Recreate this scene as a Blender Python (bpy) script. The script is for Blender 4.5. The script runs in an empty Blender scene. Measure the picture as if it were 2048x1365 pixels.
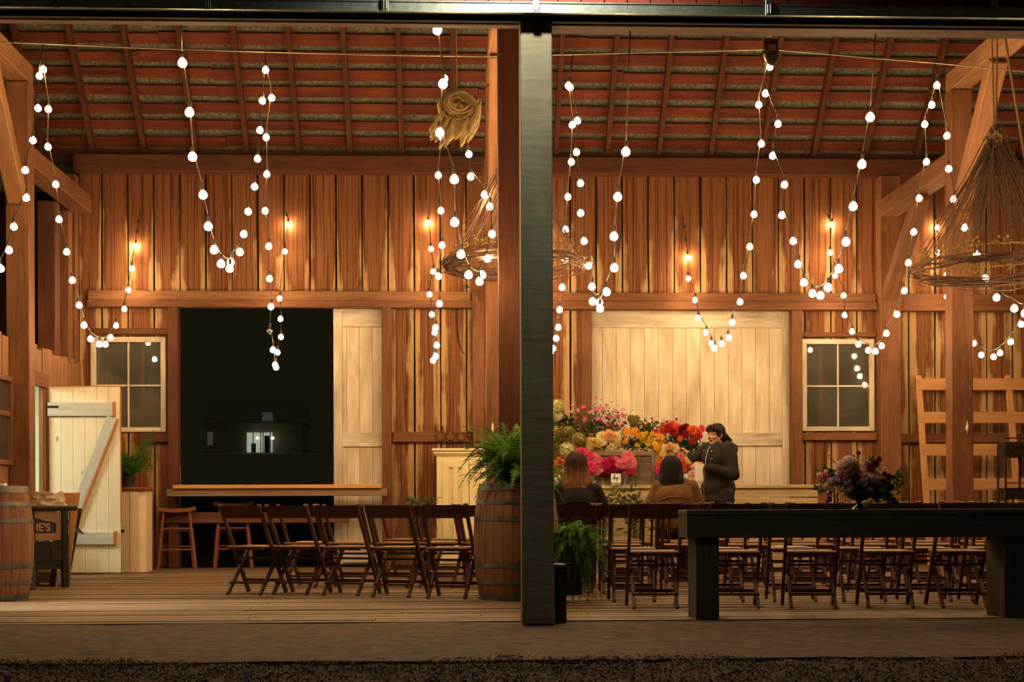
import bpy, bmesh, math, random
from mathutils import Vector, Matrix, Euler
R = random.Random(7)
C = bpy.context.scene.collection
SC = bpy.context.scene
PI = math.pi
# ---------------------------------------------------------------- camera, world, big lights, exposure
F_PX, PPX, PPY, CAM_Z, YAW, ROLL = 2844.0, 1024.0, 1015.0, 0.72, math.radians(2.4), math.radians(-0.2)
cam_d = bpy.data.cameras.new('camera'); cam = bpy.data.objects.new('camera', cam_d); C.objects.link(cam)
CAM_M = Matrix.Translation((0, 0, CAM_Z)) @ Matrix.Rotation(-YAW, 4, 'Z') @ Matrix.Rotation(PI/2, 4, 'X') @ Matrix.Rotation(ROLL, 4, 'Z')
cam.matrix_world = CAM_M
cam_d.sensor_width = 36; cam_d.lens = 36*F_PX/2048; cam_d.shift_y = (PPY-682.5)/2048
cam_d.clip_end = 400; SC.camera = cam
SC.view_settings.view_transform = 'Standard'; SC.view_settings.look = 'None'
SC.view_settings.exposure = 0.0; SC.view_settings.gamma = 1.0; SC.view_settings.use_curve_mapping = False
SC.cycles.use_denoising = True
SC.cycles.max_bounces = 6; SC.cycles.diffuse_bounces = 3; SC.cycles.glossy_bounces = 2; SC.cycles.transparent_max_bounces = 6
SC.cycles.sample_clamp_indirect = 4.0
SC.cycles.caustics_reflective = False; SC.cycles.caustics_refractive = False
w = bpy.data.worlds.new('night_sky'); SC.world = w; w.use_nodes = True
bg = w.node_tree.nodes['Background']; bg.inputs[0].default_value = (0.90, 0.74, 0.38, 1); bg.inputs[1].default_value = 0.011
BULB_STRENGTH = 180.0
BULB_COLOR = (1.0, 0.65, 0.315)

def light(name, kind, loc, power, color, size=0.1, aim=None, spot=None, blend=.5):
    d = bpy.data.lights.new(name, kind); d.energy = power; d.color = color
    if kind == 'AREA': d.size = size
    else: d.shadow_soft_size = size
    if kind == 'SPOT': d.spot_size = spot; d.spot_blend = blend
    o = bpy.data.objects.new(name, d); C.objects.link(o); o.location = loc
    if aim: o.rotation_euler = (Vector(aim)-Vector(loc)).to_track_quat('-Z', 'Y').to_euler()
    return o
# floodlight on the facade just above the centre post (its pool of light is what the photo shows)
light('facade_floodlight', 'SPOT', (0.42, 8.0, 4.42), 205, (1.0, 0.94, 0.72), .05, (0.5, 8.75, 3.0), math.radians(140), .8)
# ceiling lamp of the lit side room behind the plank door
light('side_room_lamp', 'AREA', (-6.1, 14.7, 2.28), 112, (0.98, 1.0, 0.78), .7, (-5.6, 14.9, 0))
light('side_room_lamp_near', 'SPOT', (-6.6, 10.9, 1.90), 2400, (1.0, 0.96, 0.84), .12, (-3.5, 10.95, 0), math.radians(32), .7)

# ---------------------------------------------------------------- pixel rays -> points of the place
def ray(px, py):
    d = CAM_M.to_3x3() @ Vector(((px-PPX)/F_PX, (PPY-py)/F_PX, -1.0))
    return d
def W(px, py, Y):
    d = ray(px, py); t = Y/d.y
    return Vector((0, 0, CAM_Z)) + d*t
def FL(px, py):
    d = ray(px, py); t = -CAM_Z/d.z
    return Vector((0, 0, CAM_Z)) + d*t
def XX(px, Y, py=900): return W(px, py, Y).x
def ZZ(py, Y, px=900): return W(px, py, Y).z

# ---------------------------------------------------------------- materials
MATS = {}
def s2l(c):
    return tuple((x/12.92 if x <= .04045 else ((x+.055)/1.055)**2.4) for x in c)
class NT:
    def __init__(s, name):
        s.m = bpy.data.materials.new(name); s.m.use_nodes = True; s.t = s.m.node_tree
        s.b = s.t.nodes['Principled BSDF']; MATS[name] = s.m
    def n(s, typ, **kw):
        nd = s.t.nodes.new(typ)
        for k, v in kw.items():
            if k.startswith('i_'):
                key = k[2:]; key = int(key) if key.isdigit() else key.replace('_', ' ')
                nd.inputs[key].default_value = v
            else: setattr(nd, k, v)
        return nd
    def l(s, a, b): s.t.links.new(a, b)
    def math(s, op, a, b=None, clamp=False):
        nd = s.n('ShaderNodeMath', operation=op, use_clamp=clamp)
        for i, x in enumerate((a, b)):
            if x is None: continue
            if isinstance(x, (int, float)): nd.inputs[i].default_value = x
            else: s.l(x, nd.inputs[i])
        return nd.outputs[0]
    def mix(s, f, a, b, typ='MIX'):
        nd = s.n('ShaderNodeMix', data_type='RGBA', blend_type=typ)
        for i, x in ((0, f), (6, a), (7, b)):
            if isinstance(x, (int, float)): nd.inputs[i].default_value = x
            elif isinstance(x, tuple): nd.inputs[i].default_value = x if len(x) == 4 else x+(1,)
            else: s.l(x, nd.inputs[i])
        return nd.outputs[2]
    def coords(s, scale, which='UV'):
        tc = s.n('ShaderNodeTexCoord'); mp = s.n('ShaderNodeMapping'); mp.inputs['Scale'].default_value = scale
        s.l(tc.outputs[which], mp.inputs[0]); return mp.outputs[0]
    def noise(s, vec, scale, detail=4, dist=0., rough=.55):
        nd = s.n('ShaderNodeTexNoise', i_Scale=scale, i_Detail=detail, i_Distortion=dist, i_Roughness=rough)
        s.l(vec, nd.inputs['Vector']); return nd.outputs['Fac']
    def rng(s, x, a, b, c=0., d=1.):
        nd = s.n('ShaderNodeMapRange'); s.l(x, nd.inputs[0])
        for i, v in enumerate((a, b, c, d)): nd.inputs[i+1].default_value = v
        return nd.outputs[0]
    def bump(s, h, strength=.3, dist=.01):
        nd = s.n('ShaderNodeBump', i_Strength=strength, i_Distance=dist); s.l(h, nd.inputs['Height']); s.l(nd.outputs[0], s.b.inputs['Normal'])
    def base(s, c): s.l(c, s.b.inputs['Base Color'])
    def rough(s, v): s.b.inputs['Roughness'].default_value = v

def wood(name, dark, light_, rough=.72, fine=(26, 1.6), blotch=.5, bump=.25, spec=.3, knots=False):
    t = NT(name)
    g = t.noise(t.coords((fine[0], fine[1], 1)), 1.5, 6, .8)
    bl = t.noise(t.coords((3, .9, 1)), 1.3, 3, .4)
    f = t.math('ADD', t.math('MULTIPLY', g, 1-blotch*.5), t.math('MULTIPLY', bl, blotch*.5))
    c = t.mix(t.rng(f, .33, .66), dark, light_)
    if knots:
        v = t.n('ShaderNodeTexVoronoi', i_Scale=1.0); t.l(t.coords((5.5, 2.2, 1)), v.inputs['Vector'])
        c = t.mix(t.rng(v.outputs['Distance'], .05, .10, .75, 0.), c, (dark[0]*.25, dark[1]*.2, dark[2]*.15))
    t.base(c); t.rough(rough); t.b.inputs['Specular IOR Level'].default_value = spec
    t.bump(g, bump, .006)
    return t.m
def plain(name, col, rough=.6, metal=0., var=.25, scale=8., bump=0., spec=.4, trans=0.):
    t = NT(name)
    n_ = t.noise(t.coords((1, 1, 1), 'Object'), scale, 4)
    d = tuple(max(0, x*(1-var)) for x in col); u = tuple(min(1, x*(1+var)) for x in col)
    cc = t.mix(t.rng(n_, .3, .7), d, u); t.base(cc); t.rough(rough); t.b.inputs['Metallic'].default_value = metal
    t.b.inputs['Specular IOR Level'].default_value = spec
    if bump: t.bump(n_, bump, .01)
    if trans:   # thin petals and leaves let light through
        tl = t.n('ShaderNodeBsdfTranslucent'); t.l(cc, tl.inputs[0]); mx = t.n('ShaderNodeMixShader'); mx.inputs[0].default_value = trans
        out = t.t.nodes['Material Output']; t.l(t.b.outputs[0], mx.inputs[1]); t.l(tl.outputs[0], mx.inputs[2]); t.l(mx.outputs[0], out.inputs[0])
    return t.m
def emis(name, col, strength, sample=True):
    t = NT(name); t.b.inputs['Base Color'].default_value = (*col, 1); t.b.inputs['Emission Color'].default_value = (*col, 1)
    t.b.inputs['Emission Strength'].default_value = strength
    return t.m

def stained_boards():
    """old siding: red-brown heartwood with bleached, water-stained edges; UV.x = board number*10 + position across the board (-.5 .. .5), UV.y = height"""
    t = NT('stained_barn_boards')
    tc = t.n('ShaderNodeTexCoord'); sp = t.n('ShaderNodeSeparateXYZ'); t.l(tc.outputs['UV'], sp.inputs[0])
    u, v = sp.outputs[0], sp.outputs[1]
    loc = t.math('SUBTRACT', t.math('FRACT', t.math('ADD', u, .5)), .5)
    edge = t.math('MULTIPLY', t.math('ABSOLUTE', loc), 2.0)
    wave = t.noise(t.coords((.35, 1.1, 1)), 1.4, 2, .3)
    wave2 = t.noise(t.coords((7.0, .55, 1)), 1.0, 3, .6)
    wave3 = t.noise(t.coords((1.9, 2.3, 1)), 1.5, 3, .5)
    up = t.rng(v, 3.35, 4.7, 0., 1.)
    lo = t.rng(v, .9, 3.1, 0., 1.)
    thr = t.math('ADD', t.math('MULTIPLY', up, .72), .56)
    x = t.math('ADD', edge, t.math('MULTIPLY', t.math('SUBTRACT', wave, .5), 1.5))
    x = t.math('ADD', x, t.math('MULTIPLY', t.math('SUBTRACT', wave2, .5), 1.35))
    x = t.math('ADD', x, t.math('MULTIPLY', t.math('SUBTRACT', wave3, .5), .5))
    fac = t.math('SUBTRACT', x, thr)
    fac = t.rng(fac, -.10, .26)
    fine = t.noise(t.coords((22, 1.2, 1)), 1.6, 6, .7)
    bn = t.n('ShaderNodeTexWhiteNoise', noise_dimensions='1D'); t.l(t.math('FLOOR', t.math('ADD', t.math('DIVIDE', u, 10.), .5)), bn.inputs['W'])
    heart = t.mix(t.rng(fine, .3, .7), (.150, .055, .021), (.275, .118, .047))
    pale = t.mix(t.rng(fine, .3, .7), (.33, .19, .085), (.52, .34, .165))
    halo = t.rng(t.math('SUBTRACT', x, thr), -.26, -.04)
    heart = t.mix(t.math('MULTIPLY', halo, .55), heart, (.085, .020, .008))
    stk = t.noise(t.coords((9.0, .28, 1)), 1.0, 4, 1.2)
    heart = t.mix(t.rng(stk, .48, .62, 0, .85), heart, (.070, .020, .008))
    c = t.mix(fac, heart, pale)
    c = t.mix(t.rng(bn.outputs['Value'], 0, 1, .12, .0), c, (.10, .03, .012))
    t.base(c); t.rough(.8); t.b.inputs['Specular IOR Level'].default_value = .2
    t.bump(fine, .3, .006)
    return t.m
stained_boards()
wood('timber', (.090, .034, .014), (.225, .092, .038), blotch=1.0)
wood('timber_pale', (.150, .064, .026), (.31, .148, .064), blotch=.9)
wood('timber_red', (.062, .020, .009), (.135, .045, .019), blotch=.9)
wood('roof_boards', (.070, .014, .006), (.20, .046, .017), blotch=1.2, fine=(16, .6))
wood('rafter_wood', (.055, .016, .008), (.115, .036, .016))
wood('whitewash', (.34, .275, .19), (.76, .69, .56), blotch=1.2, bump=.2, fine=(12, 1.4))
wood('whitewash_panel', (.46, .37, .25), (.80, .71, .56), blotch=1.3, bump=.2, fine=(12, 1.2))
wood('plank_cream', (.62, .58, .42), (.72, .68, .52), blotch=.6, fine=(14, 1.2), knots=True)
wood('batten_grey', (.36, .38, .36), (.50, .52, .48), blotch=.6)
wood('edge_orange', (.34, .11, .03), (.48, .19, .06))
wood('plywood', (.42, .19, .06), (.60, .30, .11), blotch=.6, fine=(10, 1.0), knots=True)
wood('counter_plank', (.36, .27, .13), (.58, .46, .25), blotch=.9, fine=(18, .8))
wood('shelf_plank', (.50, .24, .08), (.70, .38, .15), knots=True)
wood('shelf_apron', (.20, .13, .085), (.30, .20, .13))
wood('chair_wood', (.030, .0085, .004), (.075, .021, .010), rough=.42, spec=.5)
wood('chair_seat', (.19, .088, .040), (.38, .20, .10), rough=.45, fine=(12, .9), spec=.5)
wood('stool_wood', (.17, .055, .024), (.29, .10, .042), rough=.5)
wood('barrel_stave', (.16, .064, .028), (.32, .145, .066), rough=.65, blotch=.9)
wood('dark_green_paint', (.034, .026, .013), (.056, .045, .024), rough=.6, fine=(30, 1.2), bump=.3)
wood('grey_green_paint', (.125, .112, .072), (.215, .198, .135), rough=.75, fine=(2.2, 20), blotch=.9, bump=.22)
wood('red_siding', (.22, .035, .022), (.32, .058, .034), rough=.6)
wood('black_beam', (.016, .014, .008), (.026, .022, .012), rough=.8)
wood('crate_wood', (.11, .075, .045), (.24, .175, .11), blotch=1.0)
wood('black_paint_wood', (.010, .009, .007), (.020, .017, .013), rough=.45)
wood('rack_wood', (.34, .155, .055), (.52, .27, .105), blotch=.8, knots=True)
wood('loft_boards', (.05, .020, .010), (.10, .040, .020))
plain('shingle', (.135, .125, .085), .9, 0, .55, 30)
plain('cream_paint', (.74, .62, .34), .5, 0, .06, 5)
plain('wainscot_paint', (.66, .52, .36), .5, 0, .06, 5)
plain('red_brown_top', (.24, .065, .03), .45)
plain('galvanised', (.42, .47, .43), .42, .85, .2, 30)
plain('hoop_steel', (.17, .155, .13), .5, .7, .35, 14)
plain('iron', (.035, .024, .018), .55, .7, .3, 20)
plain('rust_iron', (.12, .05, .025), .7, .4, .3, 20)
plain('cord', (.045, .035, .022), .6)
plain('socket', (.02, .016, .012), .5)
plain('cable', (.34, .29, .17), .5, .5)
plain('rope', (.34, .20, .085), .9, 0, .3, 60)
plain('twig', (.15, .085, .055), .9, 0, .4, 30)
plain('moss', (.36, .24, .06), .95, 0, .45, 40)
plain('burlap', (.46, .34, .14), .95, 0, .3, 30)
plain('fern_green', (.085, .215, .030), .6, 0, .45, 9, 0, .3, .4)
plain('fern_bright', (.16, .36, .045), .6, 0, .4, 9, 0, .3, .4)
plain('leaf_dark', (.040, .085, .022), .6, 0, .45, 12, 0, .3, .3)
plain('leaf_olive', (.10, .105, .03), .7, 0, .4, 12, 0, .3, .3)
plain('leaf_yellow', (.20, .21, .045), .6, 0, .3, 12)
plain('stem', (.08, .10, .03), .7)
plain('terracotta', (.24, .10, .05), .8)
plain('bucket_dark', (.03, .028, .022), .5, .2)
plain('galv_bucket', (.34, .31, .27), .45, .7)
plain('paper', (.80, .78, .74), .7, 0, .04)
plain('ink', (.02, .02, .03), .7)
plain('paper_bag', (.50, .40, .29), .8, 0, .2, 18)
plain('black_glass', (.008, .008, .008), .12, 0, .1, 5, 0, .6)
plain('skin', (.50, .27, .18), .5, 0, .06, 20)
plain('lips', (.26, .06, .05), .5)
plain('eye_dark', (.02, .014, .01), .3)
plain('jacket_black', (.012, .009, .008), .8, 0, .3, 14, .25)
plain('jacket_brown', (.145, .066, .024), .85, 0, .2, 16, .25)
plain('shirt_black', (.007, .006, .005), .9, 0, .3, 14, .2)
plain('trousers', (.016, .015, .017), .8)
plain('shoe', (.02, .014, .012), .5)
plain('hair_dark', (.013, .006, .004), .6, 0, .4, 40, 0, .2)
plain('hair_black', (.006, .004, .003), .6, 0, .4, 40, 0, .2)
plain('eye_white', (.30, .26, .22), .4)
plain('zip_metal', (.55, .50, .42), .3, .9)
plain('sign_cream', (.30, .16, .075), .7, 0, .12)
plain('sign_navy', (.014, .014, .022), .6)
plain('sign_letter', (.44, .24, .14), .7)
plain('cleat_metal', (.60, .55, .45), .4, .6)
plain('dirt', (.082, .047, .021), .95, 0, .6, 9, .7)
plain('mulch_ground', (.06, .043, .026), 1., 0, .6, 40, .8)
plain('mulch_chip', (.17, .115, .065), .95, 0, .8, 60)
plain('dry_leaf', (.30, .18, .08), .9, 0, .4, 30)
plain('grass', (.15, .20, .035), .8, 0, .5, 14)
plain('side_room_wall', (.62, .66, .46), .8, 0, .05)
plain('side_room_white', (.75, .78, .78), .6, 0, .05)
plain('night_ground', (.004, .004, .003), 1.)
plain('night_house', (.66, .63, .57), .9, 0, .02)
plain('sky_toned_land', (.80, .78, .72), 1., 0, .02)  # pale so the unlit land looks as bright as the night sky
emis('bulb_lit', BULB_COLOR, BULB_STRENGTH)
emis('porch_lamp', (1., .85, .6), 1.3)
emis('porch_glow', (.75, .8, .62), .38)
emis('far_window', (.45, .55, .5), .06)
def hair_ombre():
    t = NT('hair_ombre'); tc = t.n('ShaderNodeTexCoord'); sp = t.n('ShaderNodeSeparateXYZ'); t.l(tc.outputs['Object'], sp.inputs[0])
    n_ = t.noise(t.coords((60, 60, 6), 'Object'), 1.0, 3)
    z = t.math('ADD', sp.outputs[2], t.math('MULTIPLY', t.math('SUBTRACT', n_, .5), .22))
    c = t.mix(t.rng(z, .95, 1.08), (.34, .155, .060), (.040, .013, .006))
    t.base(c); t.rough(.6); t.b.inputs['Specular IOR Level'].default_value = .2
hair_ombre()
def glass(name, dust):
    t = NT(name); out = t.t.nodes['Material Output']
    tr = t.n('ShaderNodeBsdfTransparent', i_Color=(.85, .85, .8, 1)); gl = t.n('ShaderNodeBsdfGlossy', i_Roughness=.03, i_Color=(.9, .9, .85, 1))
    df = t.n('ShaderNodeBsdfDiffuse', i_Color=(.42, .40, .33, 1)); fr = t.n('ShaderNodeFresnel', i_IOR=1.5)
    n_ = t.noise(t.coords((1, 1, 1), 'Object'), 2.2, 5)
    m1 = t.n('ShaderNodeMixShader'); m2 = t.n('ShaderNodeMixShader')
    t.l(t.rng(n_, .3, .75, dust*.6, dust*1.5), m1.inputs[0]); t.l(tr.outputs[0], m1.inputs[1]); t.l(df.outputs[0], m1.inputs[2])
    t.l(t.math('MULTIPLY', fr.outputs[0], 1.6), m2.inputs[0]); t.l(m1.outputs[0], m2.inputs[1]); t.l(gl.outputs[0], m2.inputs[2])
    t.l(m2.outputs[0], out.inputs[0])
glass('dusty_glass', .12); glass('clear_bulb', .25)
def floor_mat():
    t = NT('floor_planks'); tc = t.n('ShaderNodeTexCoord'); sp = t.n('ShaderNodeSeparateXYZ'); t.l(tc.outputs['UV'], sp.inputs[0])
    bn = t.n('ShaderNodeTexWhiteNoise', noise_dimensions='1D'); t.l(t.math('FLOOR', t.math('DIVIDE', sp.outputs[0], 10.)), bn.inputs['W'])
    g = t.noise(t.coords((22, 1.0, 1)), 1.2, 6, .8); b = t.noise(t.coords((.8, .5, 1)), 1.0, 4, .5)
    c = t.mix(t.rng(g, .3, .7), (.130, .072, .032), (.30, .182, .090))
    c = t.mix(t.rng(bn.outputs['Value'], 0, 1, 0, .6), c, (.12, .065, .03))
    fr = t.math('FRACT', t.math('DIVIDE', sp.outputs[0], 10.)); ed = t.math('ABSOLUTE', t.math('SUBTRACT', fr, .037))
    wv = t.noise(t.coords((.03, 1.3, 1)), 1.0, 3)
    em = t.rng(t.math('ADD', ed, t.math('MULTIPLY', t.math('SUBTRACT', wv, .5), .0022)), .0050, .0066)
    c0 = c
    c = t.mix(t.rng(b, .45, .75, 0, .4), c, (.36, .26, .16))
    c = t.mix(t.math('MULTIPLY', em, .85), c, (.022, .011, .006))  # shade at cupped plank edges painted as dark bands along the seams
    t.base(c); t.rough(.62); t.b.inputs['Specular IOR Level'].default_value = .3; t.bump(g, .3, .005)
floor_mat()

# ---------------------------------------------------------------- mesh builder
class MB:
    def __init__(s): s.v = []; s.f = []; s.uv = []; s.mi = []; s.cur = 0
    def add(s, vs, fs, uvs=None):
        b = len(s.v); s.v += [tuple(p) for p in vs]
        for i, f in enumerate(fs):
            s.f.append([b+k for k in f]); s.mi.append(s.cur)
            s.uv.append(uvs[i] if uvs else [(vs[k][0]+vs[k][1]*.7, vs[k][2]) for k in f])
        return s
    def box(s, x0, x1, y0, y1, z0, z1, M=None, uo=None):
        P = [(x, y, z) for z in (z0, z1) for y in (y0, y1) for x in (x0, x1)]
        Fs = [(0, 2, 3, 1), (4, 5, 7, 6), (0, 1, 5, 4), (2, 6, 7, 3), (0, 4, 6, 2), (1, 3, 7, 5)]
        d = (x1-x0, y1-y0, z1-z0); L = max(range(3), key=lambda i: d[i]); o = R.uniform(0, 90) if uo is None else uo
        uvs = []
        for f in Fs:
            ax = [i for i in range(3) if len({round(P[k][i], 6) for k in f}) > 1] or [0, 1]
            if len(ax) < 2: ax = [0, 1]
            if L in ax: b = L; a = [i for i in ax if i != L][0]
            else: a, b = ax[:2]
            uvs.append([(P[k][a]+o, P[k][b]+o*.37) for k in f])
        vs = [M @ Vector(p) for p in P] if M else P
        return s.add(vs, Fs, uvs)
    def bar(s, p0, p1, w_, h, up=(0, 0, 1)):
        p0, p1 = Vector(p0), Vector(p1); d = p1-p0; L = d.length; z = d/L; u = Vector(up)
        if abs(z.dot(u)) > .99: u = Vector((0, 1, 0))
        x = u.cross(z).normalized(); y = z.cross(x)
        M = Matrix((x, y, z)).transposed().to_4x4(); M.translation = p0
        return s.box(-w_/2, w_/2, -h/2, h/2, 0, L, M)
    def tube(s, pts, r, n=6, cap=True):
        pts = [Vector(p) for p in pts]; m = len(pts); rs = r if isinstance(r, (list, tuple)) else [r]*m
        vs = []; ref = None
        for i, p in enumerate(pts):
            t = (pts[min(i+1, m-1)]-pts[max(i-1, 0)])
            t = t.normalized() if t.length > 1e-9 else Vector((0, 0, 1))
            if ref is None or ref.cross(t).length < 1e-4:
                ref = Vector((1, 0, 0)) if abs(t.x) < .9 else Vector((0, 1, 0))
            a = (ref - t*ref.dot(t)).normalized(); ref = a; b = t.cross(a)
            for k in range(n):
                q = 2*PI*k/n; vs.append(p+(a*math.cos(q)+b*math.sin(q))*rs[i])
        fs = [(i*n+k, i*n+(k+1) % n, (i+1)*n+(k+1) % n, (i+1)*n+k) for i in range(m-1) for k in range(n)]
        if cap: fs += [tuple(range(n))[::-1], tuple(range((m-1)*n, m*n))]
        uvs = [[(vs[k].x*.5+k % n*.03, i*.1) for k in f] for i, f in enumerate(fs)]
        return s.add(vs, fs, uvs)
    def lathe(s, prof, n=24, c=(0, 0, 0), cap=True):
        vs = []; c = Vector(c)
        for r, z in prof:
            for k in range(n): q = 2*PI*k/n; vs.append(c+Vector((r*math.cos(q), r*math.sin(q), z)))
        m = len(prof); fs = []; uvs = []
        for i in range(m-1):
            for k in range(n):
                fs.append((i*n+k, i*n+(k+1) % n, (i+1)*n+(k+1) % n, (i+1)*n+k))
                a, b = k/n*6.28*max(prof[i][0], .01), (k+1)/n*6.28*max(prof[i][0], .01)
                uvs.append([(a, prof[i][1]), (b, prof[i][1]), (b, prof[i+1][1]), (a, prof[i+1][1])])
        if cap:
            for f in (tuple(range(n))[::-1], tuple(range((m-1)*n, m*n))):
                fs.append(f); uvs.append([(vs[k].x, vs[k].y) for k in f])
        return s.add(vs, fs, uvs)
    def ell(s, c, r, nu=12, nv=8, M=None):
        r = (r, r, r) if isinstance(r, (int, float)) else r; c = Vector(c); vs = []
        for i in range(nv+1):
            th = PI*i/nv
            for k in range(nu):
                q = 2*PI*k/nu; p = Vector((r[0]*math.sin(th)*math.cos(q), r[1]*math.sin(th)*math.sin(q), r[2]*math.cos(th)))
                vs.append(c+(M @ p if M else p))
        fs = [(i*nu+k, (i+1)*nu+k, (i+1)*nu+(k+1) % nu, i*nu+(k+1) % nu) for i in range(nv) for k in range(nu)]
        return s.add(vs, fs)
    def mesh(s, name, mats, smooth=None):
        me = bpy.data.meshes.new(name); me.from_pydata(s.v, [], s.f)
        ul = me.uv_layers.new(name='UVMap'); flat = [x for f in s.uv for p in f for x in p]
        ul.data.foreach_set('uv', flat)
        for m in (mats if isinstance(mats, (list, tuple)) else [mats]): me.materials.append(MATS[m])
        me.polygons.foreach_set('material_index', s.mi)
        if smooth is not None:
            me.polygons.foreach_set('use_smooth', [True]*len(me.polygons))
            if smooth > 0: me.set_sharp_from_angle(angle=math.radians(smooth))
        me.validate(clean_customdata=False); me.update()
        return me
    def build(s, name, mats, parent=None, smooth=None, bevel=0, loc=None, seg=1):
        o = bpy.data.objects.new(name, s.mesh(name, mats, smooth)); C.objects.link(o)
        if parent: o.parent = parent
        if loc: o.location = loc
        if bevel:
            b = o.modifiers.new('bevel', 'BEVEL'); b.width = bevel; b.segments = seg; b.limit_method = 'ANGLE'
        return o
def tag(o, label=None, cat=None, group=None, kind=None):
    if label: o['label'] = label
    if cat: o['category'] = cat
    if group: o['group'] = group
    if kind: o['kind'] = kind
    return o
def thing(name, label, cat, loc=(0, 0, 0), rz=0, group=None):
    o = bpy.data.objects.new(name, None); C.objects.link(o); o.location = loc; o.rotation_euler = (0, 0, rz)
    o.empty_display_size = .1
    return tag(o, label, cat, group)
def inst(name, me, parent, loc, rot=None, scale=1.0):
    o = bpy.data.objects.new(name, me); C.objects.link(o); o.parent = parent; o.location = loc
    if rot is not None: o.rotation_euler = rot
    o.scale = (scale,)*3 if isinstance(scale, (int, float)) else scale
    return o
def dup(root, loc, rz, label, group=None):
    r = root.copy(); C.objects.link(r); r.location = loc; r.rotation_euler = (0, 0, rz); r['label'] = label
    if group: r['group'] = group
    for ch in list(root.children):
        c = ch.copy(); C.objects.link(c); c.parent = r
        for g in ch.children:
            d = g.copy(); C.objects.link(d); d.parent = c
    return r
def struct(o, label=None, cat=None): return tag(o, label, cat, kind='structure')
# ================================================================ THE SETTING
YB = 17.30          # inner face of the back wall
XL = -4.45          # left side wall
def zb(py): return ZZ(py, YB)
def xb(px): return XX(px, YB)
Z_PLATE0, Z_PLATE1 = zb(352), zb(319)
Z_GIRT0, Z_GIRT1 = zb(618), zb(585)
Z_RAIL0, Z_RAIL1 = zb(885), zb(865)
# floor: long planks running across the barn
m = MB(); y = 8.98; k = 0
while y < 17.34:
    wd = R.uniform(.125, .15); x = -9.0 + R.uniform(0, 2)
    x0 = -9.0
    while x0 < 9.0:
        x1 = min(9.0, x0 + R.uniform(3.2, 6.0)); k += 1; dz = R.uniform(-.003, .003)
        P = [(x0+.003, y+.004, dz), (x1-.003, y+.004, dz), (x1-.003, y+wd-.004, dz), (x0+.003, y+wd-.004, dz)]
        Q = [(a, b, -.05) for a, b, _ in P]
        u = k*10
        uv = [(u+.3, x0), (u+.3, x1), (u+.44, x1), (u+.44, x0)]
        m.add(P+Q, [(0, 1, 2, 3), (0, 4, 5, 1), (3, 2, 6, 7), (0, 3, 7, 4), (1, 5, 6, 2)],
              [uv, [uv[0], uv[0], uv[1], uv[1]], [uv[3], uv[2], uv[2], uv[3]], [uv[0], uv[3], uv[3], uv[0]], [uv[1], uv[1], uv[2], uv[2]]])
        x0 = x1
    y += wd
m.cur = 1; m.box(-9, 9, 8.98, 17.34, -.12, -.06)
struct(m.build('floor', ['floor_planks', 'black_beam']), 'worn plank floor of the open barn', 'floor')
# ground outside: packed dirt apron, then mulch
m = MB(); nx, ny = 60, 10
for (ya, yb_, nm, mt, lab) in ((6.85, 8.99, 'floor_apron', 'dirt', 'packed dirt strip in front of the plank floor'),):
    vs = [(-9+18*i/nx, ya+(yb_-ya)*j/ny, -.005+R.uniform(-.004, .003)-.012*(1-j/ny)) for j in range(ny+1) for i in range(nx+1)]
    m.add(vs, [(j*(nx+1)+i, j*(nx+1)+i+1, (j+1)*(nx+1)+i+1, (j+1)*(nx+1)+i) for j in range(ny) for i in range(nx)])
    struct(m.build(nm, mt, smooth=0), lab, 'ground')
m = MB(); nx, ny = 120, 40
vs = [(-7+14*i/nx, 4.0+3.2*j/ny, -.03+R.uniform(-.012, .012)) for j in range(ny+1) for i in range(nx+1)]
m.add(vs, [(j*(nx+1)+i, j*(nx+1)+i+1, (j+1)*(nx+1)+i+1, (j+1)*(nx+1)+i) for j in range(ny) for i in range(nx)])
struct(m.build('ground', 'mulch_ground', smooth=0), 'dark mulched ground in front of the barn', 'ground')
m = MB()
for i in range(20000):
    x = R.uniform(-3.6, 3.9); yy = 5.2+1.85*R.random()**.8; L = R.uniform(.004, .017); wd = R.uniform(.002, .006)
    if yy > 6.85 + .12*math.sin(x*2.3) + .06*math.sin(x*7): continue
    M = Matrix.Translation((x, yy, -.022+R.uniform(0, .018))) @ Euler((R.uniform(-.7, .7), R.uniform(-.7, .7), R.uniform(0, 6.3))).to_matrix().to_4x4()
    m.cur = 0 if R.random() < .965 else 1
    m.add([M @ Vector(p) for p in ((-L, -wd, 0), (L, -wd*.6, .002), (L*.9, wd, 0), (-L*.8, wd*.7, .004))], [(0, 1, 2, 3)])
tag(m.build('mulch', ['mulch_chip', 'dry_leaf']), 'loose bark mulch and leaf litter in front of the dirt strip', 'mulch', kind='stuff')
m = MB()
for i in range(2600):
    cx, cy = R.choice([(-.95, 6.65, ), (-1.6, 6.6), (.15, 6.6), (.55, 6.5), (1.25, 6.75), (3.2, 6.4), (-.3, 6.55), (-1.9, 6.75), (2.6, 6.3)])
    x = cx+R.gauss(0, .2); yy = cy+R.gauss(0, .09); h = R.uniform(.02, .05); a = R.uniform(0, 6.3); lean = R.uniform(0, .02); b = .0016
    m.add([(x-b*math.cos(a), yy-b*math.sin(a), -.035), (x+b*math.cos(a), yy+b*math.sin(a), -.035), (x+lean*math.sin(a), yy-lean*math.cos(a), -.03+h)], [(0, 1, 2)])
tag(m.build('grass', 'grass'), 'sparse green grass tufts in the mulch', 'grass', kind='stuff')
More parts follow.
